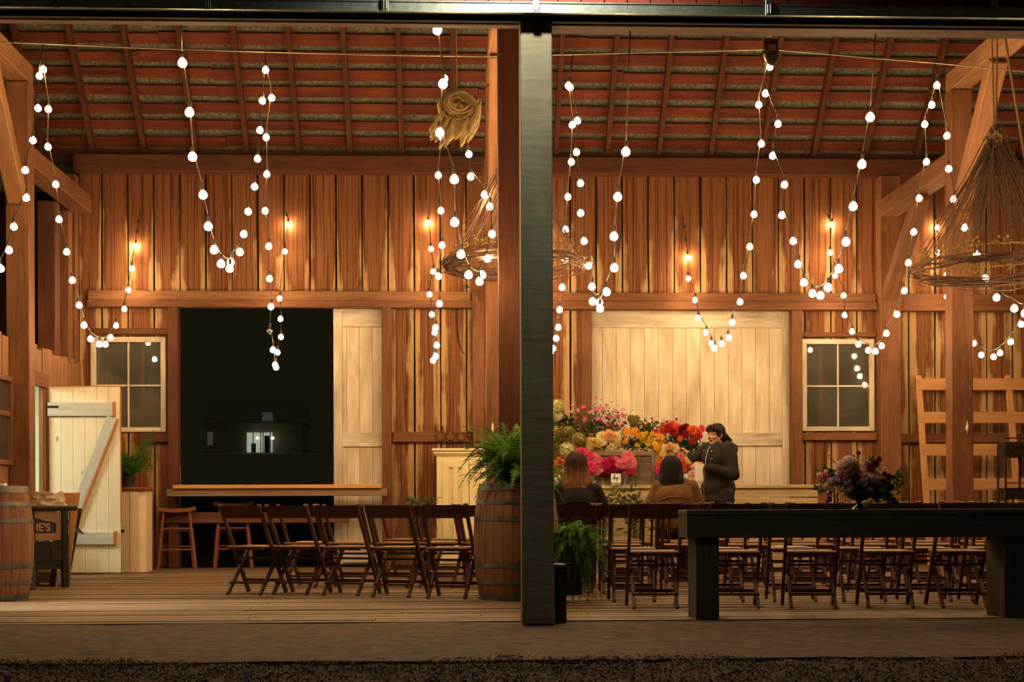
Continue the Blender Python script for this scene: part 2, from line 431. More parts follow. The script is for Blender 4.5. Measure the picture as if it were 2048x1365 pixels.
# night ground and distant house beyond the open doorway
m = MB(); m.add([(-60, 17.9, -.3), (40, 17.9, -.3), (50, 48, 1.42), (-90, 48, 1.42)], [(0, 1, 2, 3)])
struct(m.build('ground_behind', 'night_ground'), 'dark field behind the barn', 'ground')
m = MB(); m.add([(-90, 48, 1.42), (50, 48, 1.42), (80, 150, 7.26), (-120, 150, 7.26)], [(0, 1, 2, 3)])
struct(m.build('ground_far', 'sky_toned_land'), 'land toned like the night sky rising to the distant house', 'ground')
m = MB(); m.add([(-120, 150, 7.26), (80, 150, 7.26), (110, 230, 48), (-160, 230, 48)], [(0, 1, 2, 3)])
struct(m.build('backdrop', 'sky_toned_land'), 'hillside added behind the distant house to cover the sky', 'ground')  # sloped sheet added to cover the sky so the house blends in

# ---- back wall: vertical boards with open gaps, cut round the openings
DO = (xb(360), xb(765), 0.0, Z_GIRT0)           # open doorway
BD = (xb(1184), xb(1580), 0.0, Z_GIRT0-.02)     # opening behind the big sliding door
W1 = (xb(183), xb(333), zb(864), zb(676)); W2 = (xb(1603), xb(1748), zb(864), zb(678))
OPEN = [DO, BD, W1, W2]
m = MB(); bw = 52.05
for k in range(-14, 46):
    xa, xc = xb(205+bw*k)+.010, xb(205+bw*(k+1))-.010
    if xc < XL: continue
    xa = max(xa, XL-.02)
    wob = R.uniform(-.004, .004); xa += wob*.5; xc += wob
    cuts = sorted({xa, xc} | {min(max(v, xa), xc) for o in OPEN for v in o[:2]})
    for a, b in zip(cuts, cuts[1:]):
        if b-a < .004: continue
        mid = (a+b)/2; iv = [(0.02, Z_PLATE0+.06)]
        for o in OPEN:
            if o[0] < mid < o[1]:
                nw = []
                for z0, z1 in iv:
                    if o[2] > z0: nw.append((z0, min(z1, o[2])))
                    if o[3] < z1: nw.append((max(z0, o[3]), z1))
                iv = [q for q in nw if q[1]-q[0] > .01]
        for z0, z1 in iv:
            ua, ub = k*10+(a-xa)/(xc-xa)*.98-.49, k*10+(b-xa)/(xc-xa)*.98-.49
            dy = R.uniform(0, .006); Y0, Y1 = YB+dy, YB+.026+dy
            n = max(2, int((z1-z0)/.5)); vs = []; fs = []; uvs = []
            # front, back and side faces, split along the height so the edges can wander
            for i in range(n+1):
                z = z0+(z1-z0)*i/n; wa = 0.0025*math.sin(z*3.1+k*1.7); wb_ = 0.0025*math.sin(z*2.3+k*2.9)
                vs += [(a+wa, Y0, z), (b+wb_, Y0, z), (b+wb_, Y1, z), (a+wa, Y1, z)]
            for i in range(n):
                q = i*4; za, zc = z0+(z1-z0)*i/n, z0+(z1-z0)*(i+1)/n
                for (p0, p1, u0, u1) in ((0, 1, ua, ub), (1, 2, ub, ub), (2, 3, ub, ua), (3, 0, ua, ua)):
                    fs.append((q+p0, q+p1, q+4+p1, q+4+p0)); uvs.append([(u0, za), (u1, za), (u1, zc), (u0, zc)])
            fs += [(3, 2, 1, 0), (n*4, n*4+1, n*4+2, n*4+3)]; uvs += [[(ua, z0)]*4, [(ub, z1)]*4]
            m.add(vs, fs, uvs)
lm = MB(); lm.box(-9, XL+.02, 18.6, 18.64, 0, 6.4)
struct(lm.build('wall_loft', 'loft_boards'), 'dark end wall of the loft beyond the side room', 'wall')
struct(m.build('wall_back', 'stained_barn_boards'), 'barn back wall of stained vertical boards', 'wall')

TR = [0]
def trim(x0, x1, y0, y1, z0, z1, mat='timber', label='timber trim', bevel=.006):
    TR[0] += 1; m = MB(); m.box(x0, x1, y0, y1, z0, z1)
    return struct(m.build('trim_%d' % TR[0], mat, bevel=bevel), label, 'beam')
xr, xl = xb(1750), xb(180)
trim(XL-.05, 8.8, YB-.17, YB, Z_PLATE0, Z_PLATE1, 'timber_red', 'top plate beam along the back wall')
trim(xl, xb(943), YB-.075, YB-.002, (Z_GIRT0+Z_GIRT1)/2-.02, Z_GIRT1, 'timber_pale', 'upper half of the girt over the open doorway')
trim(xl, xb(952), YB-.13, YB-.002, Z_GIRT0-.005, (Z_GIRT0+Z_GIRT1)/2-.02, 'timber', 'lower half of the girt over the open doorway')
trim(xb(1098), xr, YB-.075, YB-.002, (Z_GIRT0+Z_GIRT1)/2-.025, Z_GIRT1-.01, 'timber', 'upper half of the girt over the big sliding door')
trim(xb(1098), xr, YB-.13, YB-.002, Z_GIRT0-.02, (Z_GIRT0+Z_GIRT1)/2-.025, 'timber', 'lower half of the girt over the big sliding door')
trim(xb(1792), 8.8, YB-.13, YB-.002, Z_GIRT0-.03, Z_GIRT1-.02, 'timber', 'girt beyond the corner post')
trim(xb(340), xb(360), YB-.13, YB+.05, 0, Z_GIRT0-.006, 'timber_red', 'jamb post at the open doorway beside the small window')
trim(xb(765), xb(784), YB-.13, YB+.05, 0, Z_GIRT0-.006, 'timber', 'jamb post at the open doorway beside the white sliding door')
trim(xb(1163), xb(1183), YB-.06, YB-.002, 0, Z_GIRT0-.021, 'timber', 'jamb board beside the big sliding door')
trim(xb(1580), xb(1601), YB-.12, YB+.03, 0, Z_GIRT0-.021, 'timber', 'jamb post between the big sliding door and the window')
trim(xb(785), xb(944), YB-.07, YB-.002, Z_RAIL0, Z_RAIL1, 'timber', 'low wall rail with iron hooks')
trim(xb(282), xb(340)-.002, YB-.08, YB-.002, zb(884), zb(866), 'timber_red', 'sill rail under the small window')
trim(xb(1602), xb(1751), YB-.07, YB-.002, zb(883), zb(868), 'timber', 'sill rail under the window by the flower counter')
trim(xb(1796), 8.8, YB-.07, YB-.002, zb(888), zb(870), 'timber', 'low wall rail behind the slatted rack')
trim(xb(190), xb(339), YB-.09, YB-.002, zb(672), zb(660), 'timber_red', 'head board over the small window')
trim(xb(1598), xb(1750), YB-.07, YB-.002, zb(674), zb(665), 'timber', 'head board over the window by the flower counter')
trim(xb(335)-.05, xb(700), YB-.16, YB-.131, zb(1045), zb(1023), 'timber', 'low cross rail below the bar shelf')

# ---- windows (frame, sash bars, panes)
def window(n, x0, x1, z0, z1, lab):
    r = thing('window_%d' % n, lab, 'window', ((x0+x1)/2, YB, z0)); struct(r)
    w_ = (x1-x0)/2; h = z1-z0; t = .062
    m = MB(); a = (-.035, .03)
    m.box(-w_, -w_+t, *a, 0, h); m.box(w_-t, w_, *a, 0, h); m.box(-w_+t, w_-t, *a, h-t, h); m.box(-w_+t, w_-t, *a, 0, t*.9)
    m.build('window_frame', 'whitewash', r, bevel=.004)
    m = MB(); mx = 0; b = .010
    m.box(mx-b, mx+b, -.02, .012, t*.9, h-t); m.box(-w_+t, mx-b, -.019, .011, h*.49-b, h*.49+b); m.box(mx+b, w_-t, -.019, .011, h*.49-b, h*.49+b)
    m.build('sash_bars', 'whitewash', r)
    for i, (xa, xc) in enumerate(((-w_+t, mx-b), (mx+b, w_-t))):
        for (za, zc) in ((t*.9, h*.49-b), (h*.49+b, h-t)):
            m = MB(); tl = R.uniform(-.003, .003)
            m.box(xa, xc, -.004+tl, 0+tl, za, zc); m.build('pane', 'dusty_glass', r)
window(1, *W1, 'small four-pane window behind the open plank door')
window(2, *W2, 'white-framed four-pane window above the compote of flowers')

# ---- sliding doors hung outside the wall
def sliding_door(n, x0, x1, z1, rails, stile, step, lab, ypos):
    r = thing('door_%d' % n, lab, 'door', (x0, ypos, 0)); struct(r)
    wd = x1-x0; m = MB(); x = 0
    while x < wd-.01:
        xe = min(wd, x+step*R.uniform(.97, 1.03)); m.box(x+.002, xe-.002, .03, .05, .03, z1-.02); x = xe
    m.build('panel_boards', 'whitewash_panel', r)
    m = MB(); m.box(0, stile, 0, .03, .03, z1); m.box(wd-stile, wd, 0, .03, .03, z1); m.build('stile', 'whitewash', r, bevel=.004)
    for a, b in rails:
        m = MB(); m.box(stile+.001, wd-stile-.001, .001, .03, a, b); m.build('rail', 'whitewash', r, bevel=.004)
    return r
sliding_door(2, xb(666), xb(800), Z_GIRT0+.12, [(zb(652), Z_GIRT0+.1), (zb(893), zb(864)), (.05, .28)], .105, .155, 'narrow whitewashed sliding door half open beside the dark doorway', YB+.10)
sliding_door(3, xb(1150), xb(1600), Z_GIRT0+.1, [(zb(654), Z_GIRT0+.08), (zb(893), zb(866)), (.05, .3)], .20, .172, 'wide whitewashed sliding door behind the flowers', YB+.06)

# ---- roof: shingles, spaced sheathing boards, rafters
SL = 1.02
def roof_z(y): return Z_PLATE1+.03+(YB-y)*SL
m = MB()
for (ya, yb_) in ((YB+.5, 13.0),):
    m.add([(-9, ya, roof_z(ya)+.17), (9, ya, roof_z(ya)+.17), (9, yb_, roof_z(yb_)+.17), (-9, yb_, roof_z(yb_)+.17)], [(0, 1, 2, 3)])
    m.add([(-9, 13, roof_z(13)+.17), (9, 13, roof_z(13)+.17), (9, 8.4, 4.75), (-9, 8.4, 4.75)], [(0, 1, 2, 3)])
# butt ends of the shingles show between the boards
s = .0
while s < 1.75:
    yy = YB+.05-s*.70; x = -7+R.uniform(0, .2)
    while x < 8.5:
        ww = R.uniform(.10, .34); t_ = R.uniform(-.012, .012); y2 = yy-.16
        m.cur = 0
        m.box(0, ww-.006, -.085, .085, 0, .012, Matrix.Translation((x, yy-.07, roof_z(yy-.07)+.125+t_*.5)) @ Matrix.Rotation(-math.atan(SL), 4, 'X'))
        x += ww
    s += .311/1.0*.7
struct(m.build('ceiling', 'shingle'), 'underside of the shingled barn roof', 'ceiling')
m = MB(); s = -.05
nrm = Vector((0, SL, 1)).normalized()
while s < 6.0:
    yc = YB-.10-s*.70
    for (xa, xc) in ((-9, -3.1+R.uniform(-.5, .5)), (None, 1.2+R.uniform(-1, 1)), (None, 9)):
        xa = last if xa is None else xa
        M = Matrix.Translation((0, yc, roof_z(yc)+.085+R.uniform(-.006, .006))) @ Matrix.Rotation(-math.atan(SL), 4, 'X') @ Matrix.Rotation(R.uniform(-.0035, .0035), 4, 'Z')
        hh = .064*R.uniform(.9, 1.1)
        m.box(xa+.004, xc, -hh, hh, 0, .02, M); last = xc
    s += .218
struct(m.build('ceiling_boards', 'roof_boards'), 'red-brown sheathing boards under the roof shingles', 'ceiling')
m = MB(); m.box(-9, 9, YB+.05, YB+.08, 4.9, 5.3)
struct(m.build('trim_eave', 'loft_boards'), 'dark eave board above the top plate', 'beam')
px = 190.0 - 103*4; rx = []
for k in range(24):
    x = xb(190+102.6*(k-4)); rx.append(x)
for k, x in enumerate(rx):
    m = MB(); ye = 13.0; y0 = YB-.04
    o = .02
    m.bar((x, y0, roof_z(y0)+o), (x, ye, roof_z(ye)+o), .12, .055, (1, 0, 0))
    # bar's w is along 'x = up x z'; keep the narrow side horizontal
    ob = m.build('rafter', 'rafter_wood'); struct(ob, 'rafter under the shingled roof', 'rafter')
# inner cross beams that carry the ropes and pulley (above the header line)
trim(-9, 9, 13.2, 13.4, 5.75, 5.95, 'timber_red', 'cross beam that carries the light cable pulley')
trim(-9, 9, 11.6, 11.8, 5.30, 5.50, 'timber_red', 'cross beam that carries the twig chandeliers')

# ---- left side wall (low boarded partition) with the lit side room behind
DW = (14.92, 15.70); DZ = 2.04; ND = (10.35, 11.25); WW = (13.5, 14.56, 1.16, 2.05)
m = MB(); yy = 9.0
while yy < YB-.02:
    ww = R.uniform(.12, .2); ye = min(yy+ww, YB-.001); mid = (yy+ye)/2
    segs = [(0.0, 2.46+R.uniform(-.02, .03))]
    if mid > 14.5 and mid < 14.86 and not DW[0] < mid < DW[1]: yy = ye; continue
    if DW[0] < mid < DW[1]: segs = [(DZ+.14-R.uniform(0, .1), segs[0][1])]
    elif ND[0] < mid < ND[1]: segs = [(1.95, segs[0][1])]
    elif WW[0] < mid < WW[1]: segs = [(0, WW[2]), (WW[3], segs[0][1])]
    for a, b in segs: m.box(XL-.04+R.uniform(-.006, 0), XL-R.uniform(0, .02), yy+.003, ye-.003, a, b)
    yy = ye
struct(m.build('wall_left', 'timber_pale'), 'low boarded side wall beside the plank door', 'wall')
m = MB(); m.box(XL-.03, XL+.03, DW[0]-.12, DW[1]+.10, DZ, DZ+.15); m.box(XL-.05, XL+.035, DW[0]-.13, DW[0], 0, DZ); m.box(XL-.05, XL+.02, DW[1], DW[1]+.09, 0, DZ)
struct(m.build('door_frame_left', 'timber'), 'timber frame of the side doorway', 'door frame')['label'] = 'timber frame of the lit side doorway'
r = thing('window_3', 'lit two-pane window in the side wall near the barrel', 'window', (XL, WW[0], WW[2])); struct(r)
m = MB(); L_, H_ = WW[1]-WW[0], WW[3]-WW[2]
m.box(-.05, .02, 0, .05, 0, H_); m.box(-.05, .02, L_-.05, L_, 0, H_); m.box(-.05, .02, .05, L_-.05, 0, .05); m.box(-.05, .02, .05, L_-.05, H_-.05, H_); m.box(-.04, .01, .05, L_-.05, H_*.55, H_*.55+.05)
m.build('window_frame', 'timber', r)
for a, b in ((.05, H_*.55), (H_*.55+.05, H_-.05)):
    m = MB(); m.box(-.02, -.016, .05, L_-.05, a, b); m.build('pane', 'dusty_glass', r)
# side room shell
m = MB(); m.box(-8.0, -7.95, 9.4, 16.64, 0, 2.36); m.box(-8.0, XL-.08, 16.6, 16.64, 0, 2.36); m.box(-8.0, XL-.08, 9.36, 9.4, 0, 2.36)
m.box(XL-.075, XL-.055, 9.4, ND[0], 0, 2.36); m.box(XL-.075, XL-.055, ND[0], ND[1], 1.95, 2.36); m.box(XL-.075, XL-.055, ND[1], WW[0], 0, 2.36); m.box(XL-.075, XL-.055, WW[1], DW[0]-.14, 0, 2.36); m.box(XL-.075, XL-.055, DW[1]+.1, 16.6, 0, 2.36); m.box(XL-.075, XL-.055, WW[0], WW[1], 0, WW[2]); m.box(XL-.075, XL-.055, WW[0], WW[1], WW[3], 2.36); m.box(XL-.075, XL-.055, DW[0]-.14, DW[1]+.1, DZ+.15, 2.36)
struct(m.build('wall_side_room', 'side_room_wall'), 'pale wall of the lit side room', 'wall')
m = MB(); m.box(-8.0, XL-.055, 9.36, 16.66, 2.365, 2.40); struct(m.build('ceiling_side_room', 'loft_boards'), 'board ceiling over the side room', 'ceiling')
m = MB(); m.box(-9.0, -8.95, 8.9, 17.4, 0, 9.4); struct(m.build('wall_far_left', 'loft_boards'), 'dark outer wall beyond the loft', 'wall')
m = MB(); m.box(8.95, 9.0, 8.9, 17.4, 0, 9.4); struct(m.build('wall_right', 'loft_boards'), 'dark outer wall', 'wall')
# something white standing in the side room, seen through the doorway
r = thing('white_tub', 'white storage tub seen through the lit side doorway', 'tub', (-4.86, 15.42, .78))
m = MB(); m.lathe([(.13, 0), (.16, .2), (.17, .2), (.17, .23)], 18); m.build('tub_body', 'side_room_white', r, smooth=40)
m = MB(); m.lathe([(.14, .23), (.13, .27), (.0, .28)], 18); m.build('lid', 'galvanised', r, smooth=40)
r = thing('side_table', 'pale table inside the lit side room', 'table', (-4.9, 15.4, 0))
m = MB(); m.box(-.3, .3, -.25, .25, .74, .778); m.build('table_top', 'plank_cream', r)
for sx in (-.26, .26):
    for sy in (-.21, .21):
        m = MB(); m.box(sx-.025, sx+.025, sy-.025, sy+.025, 0, .74); m.build('leg', 'plank_cream', r)

# ---- plank door standing open
r = thing('door_1', 'cream plank door with grey battens and diagonal brace, open', 'door', (XL+.02, 15.74, 0.02)); struct(r)
x1 = XX(235, 15.74)-(XL+.02); zt = ZZ(778, 15.74, 160)
m = MB(); n = 6
for k in range(n):
    a = x1*k/n+.03; b = x1*(k+1)/n+.03
    m.box(a+.0015, b-.0015, 0, .028, .0+(.0 if k != 5 else .0), zt)
m.build('planks', 'plank_cream', r)
m = MB(); m.box(.03, x1+.032, -.002, .030, zt, zt+.012); m.box(x1+.03, x1+.037, -.002, .030, .55, zt); m.build('door_edge', 'edge_orange', r)
for (za, zc, xa, xc) in ((ZZ(836, 15.7, 160), ZZ(809, 15.7, 160), .02, x1*.94), (ZZ(1094, 15.7, 160), ZZ(1069, 15.7, 160), .05, x1*.95)):
    m = MB(); m.box(xa, xc, -.03, 0, za, zc); m.build('batten', 'batten_grey', r, bevel=.003)
    m = MB(); m.box(xc+.001, xc+.030, -.03, 0, za+.0, zc+.01); m.build('batten_end', 'edge_orange', r)
pa, pb = Vector((x1*.30, -.015, ZZ(1066, 15.7, 160))), Vector((x1*.93, -.015, ZZ(838, 15.7, 160)))
m = MB(); m.bar(pa, pb, .105, .028, (0, 1, 0)); m.build('brace', 'batten_grey', r)
d = (pb-pa).normalized(); off = Vector((d.z, 0, -d.x))*.064
m = MB(); m.bar(pa+off, pb+off, .022, .028, (0, 1, 0)); m.build('brace_edge', 'edge_orange', r)
m = MB()
for zz in (.62, 1.8): m.box(.0, .14, -.034, -.031, zz-.0, zz+.025)
m.build('hinge', 'iron', r)

# ================================================================ FRAME TIMBERS (things)
def timber(name, p0, p1, w_, h, mat, label, cat, up=(0, 1, 0), bevel=.008):
    m = MB(); p0, p1 = Vector(p0), Vector(p1); m.bar(Vector((0, 0, 0)), p1-p0, w_, h, up)
    o = m.build(name, mat, bevel=bevel); o.location = p0
    return tag(o, label, cat)
# big grey-green centre post on the facade
px0, px1 = XX(1043.5, 8.70), XX(1107, 8.70)
GP = thing('facade_post', 'grey-green painted square post in the middle of the barn front', 'post', ((px0+px1)/2, 8.80, 0))
m = MB(); hw = (px1-px0)/2; m.box(-hw, hw, -.1, .1, 0, ZZ(40, 8.7)); m.build('post', 'grey_green_paint', GP, bevel=.006)
# facade over the openings
zl0 = ZZ(46, 8.72)
def facade_strip(name, y0, y1, z0, z1, mat, lab, x0=-9, x1=9): 
    TR[0] += 1; m = MB(); m.box(x0, x1, y0, y1, z0, z1); return struct(m.build(name, mat), lab, 'beam')
o = facade_strip('trim_lintel', 8.70, 8.74, ZZ(44, 8.72)+.002, ZZ(44, 8.72)+.34, 'black_beam', 'lintel across the barn front with shade under the track in its colour')  # near-black colour carries the shade cast by the track above
m = MB(); x = -9
while x < 9:
    m.box(x+.004, x+.138, 8.675, 8.70, ZZ(18, 8.66), 6.2); x += .142
struct(m.build('wall_front', 'red_siding'), 'red board siding above the barn openings', 'wall')
trim(-9, px0+.02, 8.745, 8.825, ZZ(44, 8.72)-.004, ZZ(44, 8.72)+.12, 'timber_pale', 'header board over the opening with the barrel')
trim(px1-.005, 9, 8.745, 8.905, ZZ(44, 8.72)-.006, ZZ(44, 8.72)+.12, 'timber', 'header board over the opening with the dark table')
TK = thing('door_track', 'galvanised sliding door track along the barn front', 'track', (0, 8.672, ZZ(13, 8.62)))
m = MB(); m.box(-6, 8, -.055, .0, -.03, .03); m.box(-6, 8, -.060, -.055, -.034, -.026); m.box(-6, 8, -.060, -.055, .024, .032); m.build('rail', 'galvanised', TK)
for pxx in (-180, 120, 418, 773, 1075, 1540, 1990, 2300):
    m = MB(); x = XX(pxx, 8.62); m.box(x-.022, x+.022, -.071, -.061, -.04, .075); m.box(x-.012, x-.004, -.078, -.071, -.028, .03); m.box(x+.004, x+.012, -.078, -.071, -.028, .03); m.box(x-.022, x+.022, -.061, .002, .06, .075)
    m.build('bracket', 'galvanised', TK, bevel=.003)
# interior bents: post, tie back to the wall, tie toward the front, braces
YP = 14.6
def bent(x, wd, word, side, back_brace=True):
    timber('timber_post', (x, YP+.1, 0), (x, YP+.1, 5.06), wd, .2, 'timber', 'square timber post standing %s' % word, 'post')
    timber('timber_beam', (x, YP+.21, 4.34), (x, YB-.18, 4.34), .2, wd, 'timber', 'tie beam from that bay to the back wall, %s' % side, 'beam', (1, 0, 0))
    timber('timber_beam', (x, YP+.2, 5.17), (x, 9.2, 5.17), .2, wd*.92, 'timber_pale', 'tie beam running toward the barn front, %s' % side, 'beam', (1, 0, 0))
    timber('timber_brace', (x, YP+.02, 3.85), (x, 13.62, 5.06), .15, wd*.75, 'timber_pale', 'diagonal brace up to the front tie beam, %s' % side, 'brace', (1, 0, 0))
    if back_brace: timber('timber_brace', (x, YB-.14, 3.25), (x, 15.85, 4.22), .15, .16, 'timber', 'diagonal brace up from the back wall post, %s' % side, 'brace', (1, 0, 0))
bent(XX(1926, YP), .225, 'in front of the slatted rack', 'beside the big twig chandelier')
bent(XX(36, YP), .235, 'by the lit side window, behind the cut-off barrel', 'over the plank door', False)
bent(XX(987, YP), .140, 'behind the fern barrel, nearer the cream cabinet', 'over the fern barrel')
timber('timber_post', (XX(1777, YB-.1), YB-.12, 0), (XX(1777, YB-.1), YB-.12, 4.74), .25, .2, 'timber', 'corner timber post between the window and the rack', 'post')
timber('timber_post', (XX(957, YB-.1), YB-.1, 0), (XX(957, YB-.1), YB-.1, 3.32), .14, .18, 'timber', 'wall post next to the cream cabinet', 'post')
timber('timber_post', (XX(1021, 11.6), 11.70, 0), (XX(1021, 11.6), 11.70, 5.29), .185, .2, 'timber_red', 'dark timber post right behind the facade post', 'post')
timber('timber_post', (XL-.12, 16.35, 2.42), (XL-.12, 16.35, 4.2), .2, .2, 'timber_red', 'loft post rising behind the plank door', 'post')
timber('timber_post', (XL-.07, 16.85, 2.42), (XL-.07, 16.85, 4.2), .13, .16, 'timber', 'thin loft stud next to the wall corner', 'post')
timber('wall_plank', (XX(1031, 12.3), 12.3, 0), (XX(1031, 12.3), 12.3, ZZ(783, 12.3)), .085, .03, 'timber', 'short upright plank behind the fern barrel', 'plank')
timber('timber_post', (XL-.13, YB-.02, 0), (XL-.13, YB-.02, 4.72), .20, .22, 'timber', 'corner timber post where the side wall meets the back wall', 'post')
# rope cleats on the posts
for (pxx, pyy, Y, lab) in ((985, 860, YP+.003, 'pale metal rope cleat on the post behind the fern'), (1932, 857, YP+.003, 'pale metal rope cleat on the post by the rack')):
    p = W(pxx, pyy, Y); m = MB(); m.tube([(0, -.03, -.07), (0, -.04, -.03), (0, -.045, 0), (0, -.04, .03), (0, -.03, .07)], [.004, .011, .013, .011, .004], 8); m.box(-.012, .012, -.04, 0, -.022, .022)
    o = m.build('rope_cleat', 'cleat_metal', smooth=40); o.location = p; tag(o, lab, 'cleat')
m = MB(); a = W(992, 860, 14.5); b = W(1050, 872, 11.9); m.tube([a, a.lerp(b, .1)+Vector((0, 0, .035)), a.lerp(b, .3)+Vector((0, 0, .02)), a.lerp(b, .6)-Vector((0, 0, .02)), b], .012, 6)
tag(m.build('rope', 'rope', smooth=60), 'brown rope slung over the cleat behind the fern', 'rope')
# distant lit house
hs = thing('house', 'distant house with a lit porch seen through the open doorway', 'house', (XX(520, 110), 110, ZZ(905, 110)-.02))
m = MB(); m.box(-4.2, 3.2, 0, 6, 0, 2.3); m.add([(-4.4, -.3, 2.3), (3.4, -.3, 2.3), (3.4, 6.3, 2.3), (-4.4, 6.3, 2.3), (-4.4, 3, 4.4), (3.4, 3, 4.4)], [(0, 1, 5, 4), (2, 3, 4, 5), (0, 4, 3), (1, 2, 5)]); m.build('house_walls', 'night_house', hs)
m = MB(); m.box(-1.0, .95, -.05, -.02, .05, 1.55); m.build('porch_wall', 'porch_glow', hs)
m = MB(); m.box(.2, 1.0, -.06, -.03, 2.4, 3.1); m.build('gable_window', 'far_window', hs)
m = MB(); m.box(-4.0, -3.6, -.06, -.03, .6, 1.6); m.build('window', 'far_window', hs)
for xx in (-.98, -.45, .12, .3, .85):
    m = MB(); m.box(xx-.035, xx+.035, -.5, -.42, 0, 1.6); m.build('porch_post', 'side_room_white', hs)
m = MB(); m.box(-.6, -.3, -.45, -.08, .0, .7); m.build('porch_bench', 'black_beam', hs)
m = MB(); m.box(.35, .75, -.1, -.055, .0, 1.3); m.build('porch_door', 'black_beam', hs)
for xx in (-.12, 1.05):
    m = MB(); m.ell((xx, -.6, 1.1), .13, 10, 6); m.build('porch_lamp', 'porch_lamp', hs)
# ================================================================ LIGHT STRINGS
m = MB()
m.lathe([(.010, .0), (.013, -.004), (.0215, -.012), (.028, -.024), (.0303, -.035), (.029, -.046), (.022, -.057), (.011, -.063), (.0, -.065)], 16, cap=False)
ME_BULB = m.mesh('bulb', 'bulb_lit', 0); ME_CLEAR = ME_BULB.copy(); ME_CLEAR.materials[0] = MATS['clear_bulb']
m = MB(); m.lathe([(.008, .045), (.012, .04), (.0125, .0), (.010, -.004)], 8); ME_SOCK = m.mesh('socket', 'socket', 30)
def depths(pts, Y0, Y1):
    n = len(pts); lo = max(range(n), key=lambda i: pts[i][1]); out = []
    for i in range(n):
        s = -1+i/max(1, lo) if i <= lo else (i-lo)/max(1, n-1-lo)
        t = math.asinh(3*s)/math.asinh(3)
        out.append(Y0+(Y1-Y0)*(t+1)/2)
    return out
def light_string(label, pts, Y0, Y1, start=None, end=None, dark=0, unlit=()):
    P = [W(x, y, Y) for (x, y), Y in zip(pts, depths(pts, Y0, Y1))]
    r = thing('light_string', label, 'string lights', P[0], 0, 'globe bulb light strings')
    O = P[0]; path = []; socks = []
    for i, p in enumerate(P):
        q = p-O+Vector((R.uniform(-.004, .004), 0, .048)); path.append(q+Vector((0, 0, .045)))
        b = inst('bulb', ME_CLEAR if i in unlit else ME_BULB, r, q, (R.uniform(-.12, .12), R.uniform(-.12, .12), 0))
        inst('socket', ME_SOCK, b, (0, 0, .0))
    if start is not None: path.insert(0, Vector(start)-O)
    if end is not None:
        e = Vector(end)-O; a = path[-1]
        for k in range(dark):
            q = a.lerp(e, (k+1)/(dark+1)); inst('socket', ME_SOCK, r, q-Vector((0, 0, .03)))
        path.append(e)
    sm = []
    for i in range(len(path)-1):
        a, b = path[i], path[i+1]; sm.append(a); L = (b-a).length
        sm.append(a.lerp(b, .5)-Vector((0, 0, .012+.0*L)))
    sm.append(path[-1])
    m = MB(); m.tube(sm, .0045, 5); m.build('wire', 'cord', r, smooth=0)
    return r
Ym, Yw, Yf = 13.3, YB-.05, 9.75
HD = 8.82   # the header the near ends are stapled to
light_string('string of globe bulbs cut by the frame edge before the post by the plank door', [(-205, 240), (-175, 340), (-145, 420), (-115, 490), (-80, 540), (-45, 565), (-20, 562), (0, 541), (18, 504), (28, 457), (53, 399), (52, 344), (66, 284), (75, 220), (78, 155)], Yf, Ym, W(-228, 60, HD), W(86, 92, Ym))
light_string('string of globe bulbs falling past the small window above the plank door', [(86, 142), (98, 222), (95, 297), (111, 372), (118, 442), (134, 507), (145, 564), (157, 614), (168, 654), (180, 681), (199, 692), (211, 692), (222, 678), (232, 654), (248, 621), (256, 583), (264, 540), (272, 495)], Ym, Yw, W(86, 88, Ym), W(281, 423, Yw), 2)
light_string('string of large globe bulbs looping up to the girt above the dark doorway', [(364, 130), (379, 229), (384, 318), (404, 394), (416, 457), (428, 504), (442, 532), (460, 541), (462, 528), (480, 508), (488, 472), (496, 427), (509, 377), (515, 321), (520, 264), (525, 205)], Yf, Ym, W(363, 52, HD), W(531, 104, Ym))
light_string('string of globe bulbs hanging down inside the dark open doorway', [(531, 143), (543, 199), (533, 278), (535, 352), (530, 425), (538, 496), (540, 561), (543, 617), (540, 665), (547, 703), (549, 733), (553, 738), (555, 708), (562, 677), (562, 641), (560, 600), (570, 506), (577, 452)], Ym, Yw, W(531, 104, Ym), W(569, 418, Yw), 1, (8,))
light_string('string of large globe bulbs in front of the half-hidden twig chandelier', [(875, 64), (887, 172), (878, 270), (908, 363), (910, 449), (922, 513), (937, 554), (958, 567), (963, 554), (974, 521), (984, 472), (981, 417), (969, 393), (941, 357), (937, 312), (910, 267), (897, 215), (889, 160)], 9.5, Ym, W(874, 50, HD), W(884, 110, Ym))
light_string('string of globe bulbs ending low above the cream cabinet', [(888, 200), (885, 279), (877, 354), (882, 425), (884, 494), (876, 556), (880, 611), (872, 659), (873, 694), (871, 716), (866, 724), (869, 668), (863, 632), (859, 592), (866, 546), (861, 501), (857, 449)], Ym, Yw, W(884, 110, Ym), W(859, 420, Yw), 0)
light_string('string of large globe bulbs between the facade post and the wide sliding door', [(1253, 308), (1236, 398), (1229, 477), (1229, 540), (1212, 588), (1200, 621), (1200, 609), (1185, 607), (1184, 577), (1177, 535), (1168, 486), (1162, 430), (1161, 370), (1152, 308), (1154, 245), (1140, 178)], 10.1, Ym, W(1260, 62, HD), W(1146, 109, Ym))
light_string('string of globe bulbs hugging the edge of the facade post', [(1137, 175), (1146, 253), (1142, 327), (1135, 397), (1132, 462), (1131, 523), (1125, 578), (1119, 623), (1117, 658), (1111, 680), (1106, 700), (1100, 708), (1094, 700), (1090, 680), (1087, 650), (1085, 610), (1084, 560), (1085, 510), (1085, 460)], Ym, Yw, W(1146, 109, Ym), W(1085, 420, Yw), 0)
